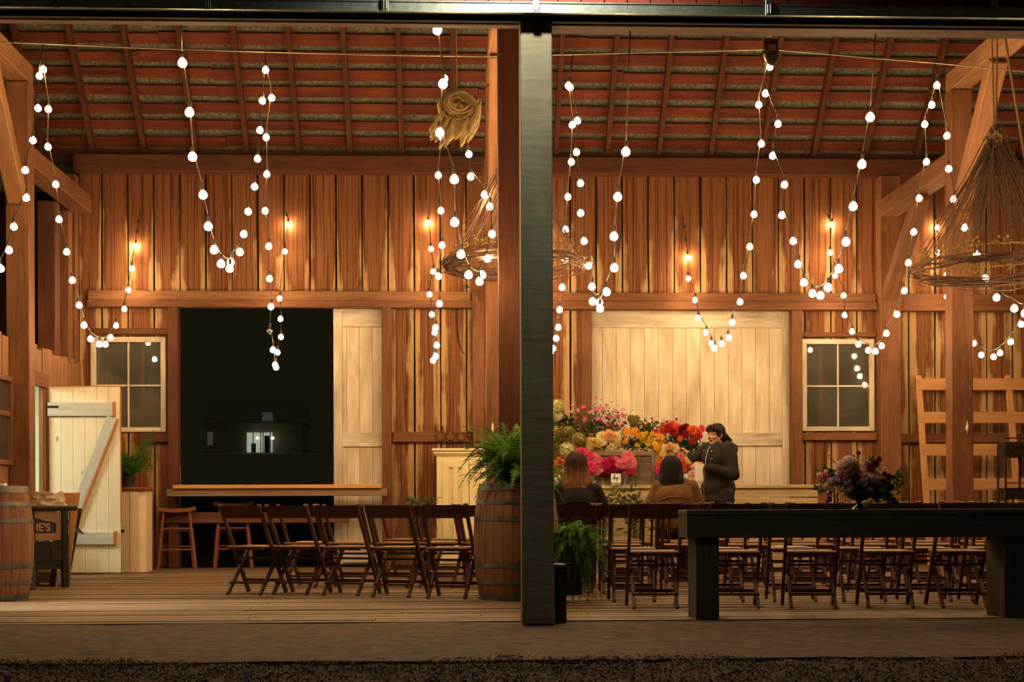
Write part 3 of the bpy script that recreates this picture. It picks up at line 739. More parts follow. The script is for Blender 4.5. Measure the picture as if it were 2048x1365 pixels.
light_string('string of large globe bulbs swooping over the window by the flower counter', [(1742, 239), (1724, 333), (1706, 417), (1692, 488), (1678, 542), (1656, 579), (1641, 595), (1624, 591), (1608, 569), (1597, 532), (1585, 486), (1565, 434), (1570, 373), (1545, 315), (1555, 251), (1532, 190), (1540, 137)], 9.9, Ym, W(1751, 64, HD), W(1541, 106, Ym))
light_string('string of globe bulbs dipping across the wide whitewashed sliding door', [(1518, 213), (1522, 291), (1512, 363), (1508, 432), (1499, 497), (1487, 555), (1480, 607), (1464, 648), (1457, 679), (1443, 691), (1429, 700), (1423, 690), (1412, 668), (1397, 639), (1391, 603), (1377, 560), (1375, 518)], Ym, Yw, W(1539, 106, Ym), W(1364, 426, Yw), 2)
light_string('string of globe bulbs dipping in front of the white-framed window', [(1875, 174), (1864, 213), (1849, 252), (1853, 327), (1838, 400), (1829, 467), (1817, 529), (1808, 585), (1794, 632), (1773, 670), (1763, 695), (1751, 706), (1736, 704), (1717, 692), (1704, 666), (1689, 633), (1687, 594), (1671, 554), (1660, 508), (1664, 452)], Ym, Yw, W(1868, 120, Ym), W(1652, 428, Yw), 1)
light_string('string of globe bulbs passing down through the big twig chandelier', [(2235, 130), (2215, 230), (2195, 330), (2165, 430), (2135, 520), (2105, 590), (2075, 628), (2048, 631), (2028, 621), (1994, 599), (1970, 561), (1954, 513), (1929, 459), (1908, 402), (1897, 341), (1894, 275)], Yf, Ym, W(2240, 60, HD), W(1868, 120, Ym))
light_string('string of globe bulbs sagging low in front of the slatted rack', [(2150, 200), (2140, 290), (2128, 370), (2115, 450), (2100, 520), (2085, 575), (2066, 620), (2043, 652), (2023, 687), (2000, 709), (1988, 717), (1963, 713), (1948, 690), (1930, 660), (1910, 630), (1895, 596), (1894, 552), (1877, 508), (1874, 458)], Ym, Yw, W(2155, 150, Ym), W(1868, 425, Yw), 1)
# cable the strings hang from, with its pulley
m = MB(); cp = [W(-300, 62, Ym), W(0, 84, Ym), W(300, 97, Ym), W(531, 104, Ym), W(750, 110, Ym), W(965, 113, Ym), W(1146, 109, Ym), W(1350, 104, Ym), W(1541, 99, Ym), W(1740, 116, Ym), W(1868, 126, Ym), W(2048, 143, Ym), W(2400, 168, Ym)]
m.tube(cp, .006, 5); tag(m.build('cable', 'cable', smooth=0), 'thin steel cable spanning the barn under the roof', 'cable')
pl = thing('pulley', 'black block pulley with hook on the light cable', 'pulley', W(1541, 104, Ym))
m = MB(); m.ell((0, -.055, -.02), (.068, .022, .13), 14, 10); m.ell((0, .055, -.02), (.068, .022, .13), 14, 10); m.box(-.06, .06, -.04, .04, .05, .11); m.build('cheek', 'iron', pl, smooth=50)
m = MB(); m.tube([(0, -.035, -.03), (0, .035, -.03)], .06, 16); m.build('sheave', 'cleat_metal', pl, smooth=40)
m = MB(); m.box(-.035, .035, -.082, -.074, -.01, .045); m.build('plate', 'rust_iron', pl)
m = MB()
for zc, a in ((.17, 0), (.24, 1), (.31, 0)):
    pts = [(math.cos(q)*.026*(1 if a else .3), math.cos(q)*.026*(.3 if a else 1), zc+math.sin(q)*.042) for q in [2*PI*i/10 for i in range(11)]]
    m.tube(pts, .009, 5)
m.tube([(0, 0, .35), (.05, 0, .37), (.055, 0, .42), (0, 0, .455), (-.045, 0, .43)], .012, 6)
m.tube([(0, 0, .45), (0, 0, .72)], .011, 6); m.build('hook_chain', 'galvanised', pl, smooth=50)

# ================================================================ TWIG CHANDELIERS, HANGING CLOTH
def chandelier(label, c_px, apex_py, ring_py, rad_px, Y, rope_tops, seed):
    rr = random.Random(seed); ap = W(c_px, apex_py, Y); rc = W(c_px, ring_py, Y); rad = rad_px*Y/F_PX
    r = thing('twig_chandelier', label, 'chandelier', ap); H = ap.z-rc.z
    m = MB()
    for i in range(95):
        a = rr.uniform(0, 2*PI); rd = rad*rr.uniform(.86, 1.04) if rr.random() < .6 else rad*rr.uniform(.2, .9)
        e = Vector((math.cos(a)*rd, math.sin(a)*rd, -H*rr.uniform(.86, 1.02) if rd > .8*rad else -H*rr.uniform(.55, .95))); s0 = Vector((rr.gauss(0, .02), rr.gauss(0, .02), rr.uniform(-.03, .12)))
        pts = [s0]
        for k in (1, 2, 3): pts.append(s0.lerp(e, k/3)+Vector((rr.gauss(0, .016), rr.gauss(0, .016), -.05*math.sin(PI*k/3)*rad)))
        m.tube(pts, [.0045, .004, .003, .002], 4)
    m.build('twig_cone', 'twig', r)
    m = MB()
    for i in range(95):
        a0 = rr.uniform(0, 2*PI); sp = rr.uniform(.6, 1.5); dz = rr.gauss(0, .032); dr = rr.gauss(0, .035)
        m.tube([(math.cos(a0+sp*k/5)*(rad+dr+rr.gauss(0, .012)), math.sin(a0+sp*k/5)*(rad+dr+rr.gauss(0, .012)), -H+dz+rr.gauss(0, .008)) for k in range(6)], [.004, .005, .006, .006, .005, .003], 4)
    m.build('twig_ring', 'twig', r)
    m = MB()
    for i in range(60):
        a0 = 2*PI*i/60; z = -H+.10+.03*rr.random(); ra = rad*.88
        if rr.random() < .45: continue
        for k in range(11): m.ell((math.cos(a0)*ra+rr.gauss(0, .022), math.sin(a0)*ra+rr.gauss(0, .022), z+rr.gauss(0, .028)), rr.uniform(.004, .012), 7, 5)
    pts = [(math.cos(2*PI*i/30)*rad*.88, math.sin(2*PI*i/30)*rad*.88, -H+.11) for i in range(31)]; m.tube(pts, .005, 4)
    m.build('moss_ring', 'moss', r)
    m = MB()
    for i in range(150): a0 = rr.uniform(0, 2*PI); m.ell((math.cos(a0)*.052+rr.gauss(0, .016), math.sin(a0)*.052, rr.gauss(.0, .026)), rr.uniform(.006, .014), 7, 5)
    m.build('moss_wreath', 'moss', r)
    m = MB()
    for q in rope_tops: m.tube([(rr.uniform(-.01, .01), 0, .0), Vector(q)-ap], .008, 5)
    m.build('rope', 'rope', r)
    return r
chandelier('big cone-shaped twig chandelier hanging near the timber post and rack', 1990, 278, 538, 158, 11.3, [Vector((XX(1983, 11.65), 11.65, 5.29)), Vector((XX(1990, 11.65)+.04, 11.65, 5.29))], 3)
chandelier('twig chandelier half hidden behind the facade post', 1030, 300, 528, 138, 12.6, [Vector((XX(1030, 12.6), 12.6, 5.9))], 8)
m = MB(); m.tube([(0, 0, 0), Vector(W(2052, 330, 11.4))-W(2004, 40, 11.62), Vector(W(2110, 480, 11.3))-W(2004, 40, 11.62), Vector(W(2146, 536, 11.3))-W(2004, 40, 11.62)], .012, 6); o = m.build('rope', 'rope'); o.location = W(2004, 40, 11.62); tag(o, 'slack brown rope slanting beside the big twig chandelier', 'rope')
# hanging bundle of gathered burlap cloth
cl = thing('hanging_cloth', 'bundle of twisted tan burlap cloth hung under the roof', 'cloth', W(918, 235, 12.6))
sc = 12.6/F_PX; m = MB(); nr, na = 22, 60
vs = []
for i in range(nr+1):
    t = i/nr
    for k in range(na):
        a = 2*PI*k/na+t*2.2
        if t < .62:
            rr_ = .40*math.sqrt(t/.62)*.46; yy = -.16+.10*(t/.62)**2+.025*math.sin(14*t+a)
            x, z = rr_*math.cos(a), .08+rr_*.9*math.sin(a)
            fold = .022*math.sin(a*3+t*26)
            vs.append((x, yy+fold, z))
        else:
            u = (t-.62)/.38; rr_ = .40*.46*(1-.55*u)
            drop = .26*u*(.6+.4*math.sin(a*2+1))
            fold = 1+.10*math.sin(a*11)
            vs.append((rr_*math.cos(a)*fold-.05*u, -.06+.16*u+.02*math.sin(a*11), .08+rr_*.9*math.sin(a)-drop))
m.add(vs, [(i*na+k, i*na+(k+1) % na, (i+1)*na+(k+1) % na, (i+1)*na+k) for i in range(nr) for k in range(na)])
m.build('cloth', 'burlap', cl, smooth=0)
m = MB()
for k in range(44):
    a0 = R.uniform(-2.75, .25); ln = R.uniform(.028, .052); sw = R.uniform(.01, .03); d0 = R.uniform(-.15, -.02)
    pts = [(math.cos(a0)*.165-sw*j+.02, d0+.008*j, .09+math.sin(a0)*.14-j*ln+.012*math.cos(j)) for j in range(6)]
    m.tube(pts, [.010, .020, .024, .024, .018, .007], 7)
for k in range(3):
    pts = [(math.cos(q)*(.03+.011*q+.03*k), -.175+.02*k, .09+math.sin(q)*(.03+.011*q+.03*k)*.85) for q in [j*.5 for j in range(13)]]; m.tube(pts, .012, 5)
m.build('fold', 'burlap', cl, smooth=0)
m = MB(); m.tube([(-.02, 0, .2), (-.03, .1, 1.5)], .008, 5); m.build('hanging_string', 'rope', cl)
# ================================================================ FURNITURE
# ---- folding chair (faces +Y)
def make_chair():
    r = thing('folding_chair', '', 'chair'); wd = .192
    for s in (-1, 1):
        m = MB(); m.bar((s*(wd-.012), -.26, .742), (s*(wd-.012), .20, 0), .040, .022, (1, 0, 0)); m.build('leg', 'chair_wood', r, bevel=.004)
        m = MB(); x = s*(wd-.040); m.bar((x, .165, .388), (x, -.20, 0), .036, .022, (1, 0, 0)); m.build('leg', 'chair_wood', r, bevel=.004)
        m = MB(); m.tube([(s*(wd+.004), -.25, .735), (s*(wd-.03), -.25, .735)], .017, 8); m.build('finial', 'chair_wood', r, smooth=40)
    d = Vector((0, -.26-.20, .742)).normalized()
    m = MB(); n = 8
    for i in range(n):   # slightly curved top rail
        x0, x1 = -wd+.01+(2*wd-.02)*i/n, -wd+.01+(2*wd-.02)*(i+1)/n
        c0, c1 = .016*(1-(x0/wd)**2), .016*(1-(x1/wd)**2)
        P = []
        for x, c in ((x0, c0), (x1, c1)):
            for (yy, zz) in ((-.258, .738), (-.193, .635)):
                P += [(x, yy-c-.012, zz), (x, yy-c+.006, zz)]
        m.add(P, [(0, 4, 6, 2), (1, 3, 7, 5), (0, 1, 5, 4), (2, 6, 7, 3)], [[(.3+P[k][2], P[k][0]) for k in f] for f in ((0, 4, 6, 2), (1, 3, 7, 5), (0, 1, 5, 4), (2, 6, 7, 3))])
    m.build('backrest', 'chair_wood', r)
    m = MB(); n = 5
    for i in range(n):
        y0, y1 = -.175+.36*i/n, -.175+.36*(i+1)/n; m.box(-wd+.026, wd-.026, y0+.002, y1-.002, .393-.004*math.sin(PI*(i+.5)/n), .407-.004*math.sin(PI*(i+.5)/n))
    m.build('seat', 'chair_seat', r, bevel=.003)
    for yy in (-.155, .16):
        m = MB(); m.box(-wd+.03, wd-.03, yy-.01, yy+.01, .372, .390); m.build('seat_rail', 'chair_wood', r)
    for (yy, zz, h) in ((-.135, .10, .018), (.135, .11, .024), (.01, .30, .018)):
        m = MB(); m.box(-wd+.028, wd-.028, yy-.01, yy+.01, zz-h/2, zz+h/2); m.build('stretcher', 'chair_wood', r)
    return r
CHAIR = make_chair(); CH_USED = [False]
def chair_at(px, py, deg, label, group):
    """px, py: pixel of the middle between the two rear feet on the floor"""
    p = FL(px, py); a = math.radians(-deg)
    M = Matrix.Rotation(a, 3, 'Z'); q = p-M @ Vector((0, -.20, 0))
    if not CH_USED[0]:
        CH_USED[0] = True; CHAIR.location = (q.x, q.y, 0); CHAIR.rotation_euler = (0, 0, a); tag(CHAIR, label, None, group); return CHAIR
    return dup(CHAIR, (q.x, q.y, 0), a, label, group)
ORD = ['first', 'second', 'third', 'fourth', 'fifth', 'sixth', 'seventh', 'eighth', 'ninth']
L1 = [(487, 1191, 22), (579, 1191, 22), (680, 1193, 21), (780, 1196, 19), (892, 1199, 17)]
for i, (px, py, a) in enumerate(L1):
    chair_at(px, py, a, 'dark folding chair, %s from the bar stools in the row nearest the mulch' % ORD[i], 'folding chairs between the stools and the barrel')
for i, px in enumerate((598, 690, 782, 872, 960)):
    chair_at(px, 1176, 20-i, 'dark folding chair, %s from the bar stools in the second row before the doorway' % ORD[i], 'folding chairs between the stools and the barrel')
for i, px in enumerate((800, 880, 955)):
    chair_at(px, 1160, 18, 'dark folding chair, %s from the doorway in the row by the cream cabinet' % ORD[i], 'folding chairs between the stools and the barrel')
RG = 'folding chairs facing the flower counter'
R1 = [(1312, 1219, 3), (1474, 1219, 4), (1627, 1219, 8), (1782, 1218, 8), (1931, 1218, 5)]
for i, (px, py, a) in enumerate(R1): chair_at(px, py, a, 'dark folding chair, %s from the facade post in the row behind the dark table' % ORD[i], RG)
for i, (px, a) in enumerate(((1269, 4), (1446, 5), (1591, 7), (1730, 8), (1861, 8), (1989, 8))): chair_at(px, 1205, a, 'dark folding chair, %s from the facade post in the second row from the dark table' % ORD[i], RG)
for i, px in enumerate((1142, 1244, 1370, 1500, 1630, 1755, 1880, 2000)): chair_at(px, 1188, 5+i*.4, 'dark folding chair, %s from the facade post in the third row from the dark table' % ORD[i], RG)
for i, px in enumerate((1152, 1265, 1380, 1500, 1620, 1735, 1850, 1960)): chair_at(px, 1175, 4+i*.4, 'dark folding chair, %s from the facade post in the fourth row from the dark table' % ORD[i], RG)
for i, px in enumerate((1245, 1352, 1462, 1572, 1682, 1790)): chair_at(px, 1164, 4+i*.4, 'dark folding chair, %s from the facade post in the row nearest the flowers' % ORD[i], RG)
# white programmes left on some seats
for (px, py, Y, lab) in ((628, 1081, 12.85, 'white folded programme on a chair in front of the doorway'), (868, 1083, 12.35, 'white folded programme on a chair by the cream cabinet'), (915, 1082, 12.25, 'white folded programme on a chair next to the barrel')):
    pass

# ---- bar stools
def stool(label, px, py, h, tilt):
    p = FL(px, py); r = thing('bar_stool', label, 'stool', (p.x, p.y, 0), tilt, 'wooden stools at the bar shelf')
    m = MB(); n = 10
    for i in range(n):
        x0, x1 = -.225+.45*i/n, -.225+.45*(i+1)/n; s0, s1 = .028*(x0/.225)**2, .028*(x1/.225)**2
        P = [(x, yy, h-t_+s) for (x, s) in ((x0, s0), (x1, s1)) for yy in (-.15, .15) for t_ in (.045, 0)]
        fs = [(1, 5, 7, 3), (0, 2, 6, 4), (0, 4, 5, 1), (2, 3, 7, 6)] + ([(0, 1, 3, 2)] if i == 0 else []) + ([(4, 6, 7, 5)] if i == n-1 else [])
        m.add(P, fs, [[(.2+P[k][1], P[k][0]) for k in f] for f in fs])
    m.build('seat', 'stool_wood', r)
    ft = [(s*.22, t*.17) for s in (-1, 1) for t in (-1, 1)]; tp = [(s*.15, t*.11) for s in (-1, 1) for t in (-1, 1)]
    for (a, b) in zip(ft, tp):
        m = MB(); m.tube([(*a, 0), ((a[0]*.6+b[0]*.4), (a[1]*.6+b[1]*.4), h*.4), (*b, h-.03)], [.016, .021, .017], 8); m.build('leg', 'stool_wood', r, smooth=40)
    def at(i, z): t = z/(h-.03); return Vector((ft[i][0]+(tp[i][0]-ft[i][0])*t, ft[i][1]+(tp[i][1]-ft[i][1])*t, z))
    for (i, j, z) in ((0, 2, .23), (1, 3, .26), (0, 1, .30), (2, 3, .34), (0, 2, .48), (1, 3, .45)):
        m = MB(); m.tube([at(i, z), at(j, z)], .011, 6); m.build('rung', 'stool_wood', r, smooth=40)
    return r
stool('red-brown wooden bar stool nearest the wainscot cabinet', 352, 1138, .715, .25)
stool('red-brown wooden bar stool behind the first folding chair', 467, 1136, .775, .1)

# ---- bar shelf across the open doorway
xs0, xs1 = XX(343, YB-.3), XX(770, YB-.3)
r = thing('bar_shelf', 'plank bar shelf across the dark open doorway', 'shelf', ((xs0+xs1)/2, YB-.3, 0)); hw = (xs1-xs0)/2
zt = ZZ(969, YB-.45); m = MB(); m.box(-hw+.04, hw-.04, -.15, .14, zt-.045, zt); m.build('shelf_board', 'shelf_plank', r, bevel=.005)
m = MB(); m.box(-hw-.04, hw+.03, -.11, -.07, zt-.135, zt-.047); m.build('apron', 'shelf_apron', r, bevel=.004)
for s in (-1, 1):
    m = MB(); m.box(s*(hw-.02)-.03, s*(hw-.02)+.03, -.07, .13, zt-.135, zt-.047); m.build('bracket', 'shelf_apron', r)

# ---- cream cabinet
xa, xc = XX(873, 16.65), XX(1003, 16.65)
r = thing('cabinet', 'cream painted panelled cabinet with moulded cornice', 'cabinet', ((xa+xc)/2, 16.9, 0)); hw = (xc-xa)/2; H_ = ZZ(912, 16.65)
m = MB(); m.box(-hw, hw, -.23, .23, .06, H_); m.box(-hw+.02, hw-.02, -.2, .2, 0, .06); m.build('body', 'cream_paint', r, bevel=.004)
m = MB()
for (o_, z0, z1) in ((.02, 0, .02), (.035, .02, .055), (.055, .055, .085)): m.box(-hw-o_, hw+o_, -.23-o_, .235, H_+z0, H_+z1)
m.build('cornice', 'cream_paint', r, bevel=.006)
for s in (-1, 1):
    a, b = (-hw+.07, -.005) if s < 0 else (.005, hw-.07)
    m = MB(); f = .075
    m.box(a, a+f, -.252, -.231, .1, H_-.06); m.box(b-f, b, -.252, -.231, .1, H_-.06); mz = (a+b)/2; m.box(mz-.03, mz+.03, -.252, -.231, .18, H_-.14)
    for z0, z1 in ((.1, .18), (H_-.14, H_-.06), (.62, .70)): m.box(a+f, b-f, -.2515, -.231, z0, z1)
    d = m.build('door', 'cream_paint', r, bevel=.003)
    m = MB(); m.ell((-s*.0+(b-.04 if s < 0 else a+.04), -.268, .66), .014, 10, 6); m.build('knob', 'iron', d, smooth=0)

# ---- wainscot cabinet beside the plank door with asparagus fern
xa, xc = XX(205, 16.1), XX(287, 16.1)
r = thing('beadboard_cabinet', 'pale beadboard cabinet with red-brown top beside the plank door', 'cabinet', ((xa+xc)/2, 16.35, 0)); hw = (xc-xa)/2; H_ = ZZ(979, 16.1)
m = MB(); pr = [(-hw, .2), (-hw, -.2), (hw-.10, -.2), (hw-.05, -.185), (hw, -.12), (hw, .2)]
n = len(pr); vs = [(x, y, z) for z in (0, H_) for x, y in pr]; m.add(vs, [(i, (i+1) % n, n+(i+1) % n, n+i) for i in range(n)]+[tuple(range(n))[::-1], tuple(range(n, 2*n))])
x = -hw
while x < hw-.12: m.box(x+.003, x+.094, -.212, -.2, .0, H_-.01); x += .097
m.build('body', 'wainscot_paint', r)
m = MB(); m.box(-hw-.03, hw+.03, -.24, .22, H_, H_+.035); m.build('cabinet_top', 'red_brown_top', r, bevel=.006)
m = MB(); xk = XX(241, 16.1)-(xa+xc)/2; m.box(xk-.02, xk+.02, -.226, -.213, ZZ(1063, 16.1), ZZ(1057, 16.1)); m.tube([(xk+.02, -.22, ZZ(1060, 16.1)), (xk+.034, -.22, ZZ(1060, 16.1))], .012, 6); m.build('latch', 'iron', r)
CABTOP = ((xa+xc)/2, 16.33, H_+.035)

# ---- barrels
def barrel(label, px, py, H_, rmid, rend):
    p = FL(px, py); c = Vector((p.x, p.y+rend, 0)); r = thing('wine_barrel', label, 'barrel', c)
    def rad(z): t = (z/H_-.5)*2; return rmid-(rmid-rend)*abs(t)**1.9
    m = MB(); ns = 26; nz = 14
    for k in range(ns):
        a0, a1 = 2*PI*k/ns+.004, 2*PI*(k+1)/ns-.004; vs = []; dr = R.uniform(-.0015, .0015)
        for i in range(nz+1):
            z = H_*i/nz
            for a in (a0, (a0+a1)/2, a1): vs.append(((rad(z)+dr)*math.cos(a), (rad(z)+dr)*math.sin(a), z))
        fs = []; uvs = []; u = k*7.3
        for i in range(nz):
            for j in (0, 1):
                fs.append((i*3+j, i*3+j+1, i*3+j+4, i*3+j+3)); uvs.append([(u+j*.05, i*H_/nz), (u+j*.05+.05, i*H_/nz), (u+j*.05+.05, (i+1)*H_/nz), (u+j*.05, (i+1)*H_/nz)])
        m.add(vs, fs, uvs)
    m.build('staves', 'barrel_stave', r)
    m = MB(); m.lathe([(rend-.03, .02), (rend-.03, H_-.035)], 26); m.build('barrel_head', 'barrel_stave', r)
    for (z0, z1) in ((0.0, .055), (.125, .16), (.255, .29), (H_-.29, H_-.255), (H_-.16, H_-.125), (H_-.055, H_)):
        m = MB(); m.lathe([(rad(z0)+.004, z0), (rad((z0+z1)/2)+.0045, (z0+z1)/2), (rad(z1)+.004, z1)], 40, cap=False); m.build('hoop', 'hoop_steel', r, smooth=60)
    return r, c
BA, BAc = barrel('oak wine barrel with steel hoops holding a big fern beside the facade post', 1036, 1203, .905, .335, .285)
BB, BBc = barrel('oak wine barrel cut off by the edge, beside the sign stand', -46, 1206, .90, .34, .29)
m = MB(); m.box(-.012, .012, 0, .004, -.06, .06); lab_ = m.build('tag', 'sign_cream', BB); lab_.location = (.30*math.cos(-.5), .30*math.sin(-.5)-.02, .32); lab_.rotation_euler = (0, .1, PI/2-.5)

# ---- sign stand, leaning boards
YS = 13.05; zt = ZZ(1009, YS); wS = .18
r = thing('sign_stand', 'black wooden sign stand with a cream and navy sign panel', 'sign', (XX(96, YS), YS, 0), math.radians(38))
for (xa, fx, fy) in ((-wS+.02, -.035, -.10), (wS-.03, .0, -.02)):
    m = MB(); m.bar((xa+fx, fy, 0), (xa+fx*.35, fy*.4, .28), .06, .05, (0, 1, 0)); m.bar((xa+fx*.35, fy*.4, .27), (xa, 0, zt-.02), .055, .045, (0, 1, 0)); m.build('leg', 'black_paint_wood', r, bevel=.004)
m = MB(); m.box(-wS-.03, wS+.09, -.035, .035, zt-.048, zt); m.build('top_bar', 'black_paint_wood', r, bevel=.02, seg=3)
zp1, zp0 = ZZ(1022, YS), ZZ(1078, YS); xp0, xp1 = -wS+.05, wS-.06
m = MB(); m.box(xp0, xp1, -.008, .008, zp0, zp1); pn = m.build('sign_panel', 'sign_cream', r)
zz0, zz1 = ZZ(1063, YS), ZZ(1045, YS)
m = MB(); xm = xp1-.05; m.add([(xp0, -.011, zz0), (xm, -.011, zz0), (xm, -.011, zz1+.01), (xm-.04, -.011, zz1+.01), (xm-.04, -.011, zz1+.022), (xp0+.10, -.011, zz1+.025), (xp0, -.011, zz1+.06)], [tuple(range(7))])
m.build('sign_band', 'sign_navy', pn)
def text_mesh(body, size, mat, name, parent, loc, rot, offset=.0, extrude=.002):
    cu = bpy.data.curves.new(name, 'FONT'); cu.body = body; cu.size = size; cu.offset = offset; cu.extrude = extrude; cu.align_x = 'LEFT'
    o = bpy.data.objects.new('tmp', cu); C.objects.link(o)
    dg = bpy.context.evaluated_depsgraph_get(); me = bpy.data.meshes.new_from_object(o.evaluated_get(dg)); bpy.data.objects.remove(o)
    me.materials.clear(); me.materials.append(MATS[mat]); q = bpy.data.objects.new(name, me); C.objects.link(q); q.parent = parent; q.location = loc; q.rotation_euler = rot
    return q
text_mesh("IE'S", .096, 'sign_letter', 'lettering', pn, (xp0+.008, -.0145, zz0+.018), (PI/2, 0, 0), .003)
m = MB(); m.box(-wS+.03, wS-.04, -.02, .02, .17, zp0-.012); m.build('lower_panel', 'black_paint_wood', r)
m = MB(); m.box(-wS+.05, -.01, -.026, -.02, .25, zp0-.08); m.box(.02, wS-.06, -.026, -.02, .25, zp0-.08); m.build('inset_panel', 'black_beam', r)
for xa in (-wS+.03, wS-.05):
    m = MB(); m.bar((xa, .24, 0), (xa, .03, zt-.1), .04, .04, (0, 1, 0)); m.build('back_leg', 'black_paint_wood', r)
# orange plywood board and dark board leaning behind the stand
r = thing('plywood_board', 'warm orange plywood board leaning behind the sign stand', 'board', (XX(128, 13.9), 13.9, 0))
m = MB(); t0 = ZZ(984, 13.95); m.add([(-.06, 0, 0), (.03, 0, 0), (.118, .12, t0), (-.06, .12, t0), (-.06, .02, 0), (.03, .02, 0), (.118, .14, t0), (-.06, .14, t0)], [(0, 1, 2, 3), (7, 6, 5, 4), (0, 4, 5, 1), (1, 5, 6, 2), (2, 6, 7, 3), (3, 7, 4, 0)])
m.build('board', 'plywood', r); m = MB(); m.box(-.03, .10, .073, .079, t0*.60, t0*.606); m.build('seam', 'edge_orange', r)
r = thing('folded_sign', 'thin black folded board leaning against the plywood board', 'board', (XX(140, 14.3), 14.3, 0))
m = MB(); m.bar((-.045, 0, 0), (.055, .12, ZZ(1015, 14.4)), .055, .03, (0, 1, 0)); m.build('board', 'black_paint_wood', r); m = MB(); m.add([(.06, .03, .52), (.14, .02, .46), (.04, .0, .49), (.07, .05, .53)], [(0, 1, 2), (1, 3, 2), (0, 2, 3)]); m.build('torn_corner', 'bucket_dark', r)
# crumpled paper bag on a low crate behind the sign stand
cr = thing('crate', 'brown wooden crate behind the sign stand under the paper bag', 'crate', (XX(92, 13.55), 13.55, 0), -.2)
zb_ = ZZ(1012, 13.3)
m = MB()
for z in (.03, .25, .47, zb_-.12): m.box(-.17, .17, -.15, .15, z, z+.1)
m.build('slats', 'crate_wood', cr); m = MB()
for sx in (-.155, .155):
    for sy in (-.135, .135): m.box(sx-.015, sx+.015, sy-.015, sy+.015, 0, zb_)
m.build('corner_post', 'crate_wood', cr)
m = MB(); nu, nv = 22, 9; vs = []
for j in range(nv+1):
    for k in range(nu):
        a = 2*PI*k/nu; t = j/nv; rr_ = (.155-.03*t)*(1+.07*math.sin(a*5+j)+R.uniform(-.05, .05)); vs.append((rr_*math.cos(a)*1.15, rr_*math.sin(a)*.8, .15*t+.02*math.sin(a*3+2)*t+R.uniform(-.006, .006)))
m.add(vs, [(j*nu+k, j*nu+(k+1) % nu, (j+1)*nu+(k+1) % nu, (j+1)*nu+k) for j in range(nv) for k in range(nu)]+[tuple(range(nu))[::-1]])
o = m.build('paper_bag', 'paper_bag', smooth=25); o.location = (XX(94, 13.55), 13.55, zb_-.02); tag(o, 'crumpled brown paper bag above the sign stand', 'bag')
# window ledge shelf by the barrel
m = MB(); m.box(0, .14, 0, 1.2, 0, .05); o = m.build('wall_shelf', 'crate_wood', bevel=.004); o.location = (XL+.005, 13.45, ZZ(985, 13.9)); tag(o, 'narrow plank shelf under the lit side window', 'shelf')
m = MB(); m.box(0, .08, 0, .10, 0, .05); o = m.build('note_block', 'paper', bevel=.003); o.location = (XL+.02, 14.0, ZZ(985, 13.9)+.05); tag(o, 'pale note block on the shelf under the lit side window', 'box')

# ---- dark table in front (slab top on two slab legs)
x0 = XX(1372.5, 8.98); x1 = XX(2066, 8.98)
DT = thing('table', 'long dark green-black slab table with thick legs in front of the chairs', 'table', ((x0+x1)/2, 9.15, 0)); hw = (x1-x0)/2
zT = ZZ(1019.5, 8.98, 1700); zU = ZZ(1076, 8.98, 1700)
m = MB(); m.box(-hw, hw, -.17, .17, zT-.035, zT); m.build('table_top', 'dark_green_paint', DT, bevel=.004)
m = MB(); m.box(-hw+.004, hw-.004, -.168, .168, zU, zT-.036); m.build('apron', 'dark_green_paint', DT, bevel=.003)
m.__init__()
for (a, b) in ((XX(1391, 9.0), XX(1437, 9.0)), (XX(2007, 9.0), XX(2060, 9.0))):
    m = MB(); cx = (x0+x1)/2; m.box(a-cx, b-cx, -.155, .155, 0, zU); m.build('leg', 'dark_green_paint', DT, bevel=.004)
# dark block beside the facade post
m = MB(); a, b = XX(1108, 8.86), XX(1131, 8.86); m.box(0, b-a, -.10, .10, 0, ZZ(1131, 8.8)); o = m.build('post_block', 'black_paint_wood', bevel=.006); o.location = (a, 8.92, 0); tag(o, 'short black block standing against the foot of the facade post', 'block')

# ---- slatted rack leaning on the wall
r = thing('slatted_rack', 'tall slatted wooden rack leaning on the back wall beside the corner post', 'rack', (XX(1840, 16.7), 16.7, 0))
ox = XX(1840, 16.7)
for (pa, pb) in (((1836, 752), (1862, 1137)), ((2016, 752), (2046, 1137)), ((2190, 752), (2225, 1137))):
    A = W(*pa, YB-.12); B_ = W(*pb, 16.62); m = MB(); m.bar((B_.x-ox, B_.y-16.7, 0), (A.x-ox, A.y-16.7, A.z), .075, .035, (0, 1, 0)); m.build('upright', 'rack_wood', r, bevel=.003)
for k, (ya, yc, xl_) in enumerate(((757, 781, 1832), (825, 848, 1838), (890, 914, 1843), (960, 984, 1848), (1030, 1054, 1853), (1098, 1120, 1858))):
    Y = 16.62+(YB-.12-16.62)*(1137-ya)/(1137-752)-.045; z0, z1 = ZZ(yc, Y), ZZ(ya, Y); xa = XX(xl_, Y)-ox
    m = MB(); m.box(xa, xa+2.2, Y-16.7-.012, Y-16.7+.012, z0, z1); m.build('slat', 'rack_wood', r, bevel=.003)
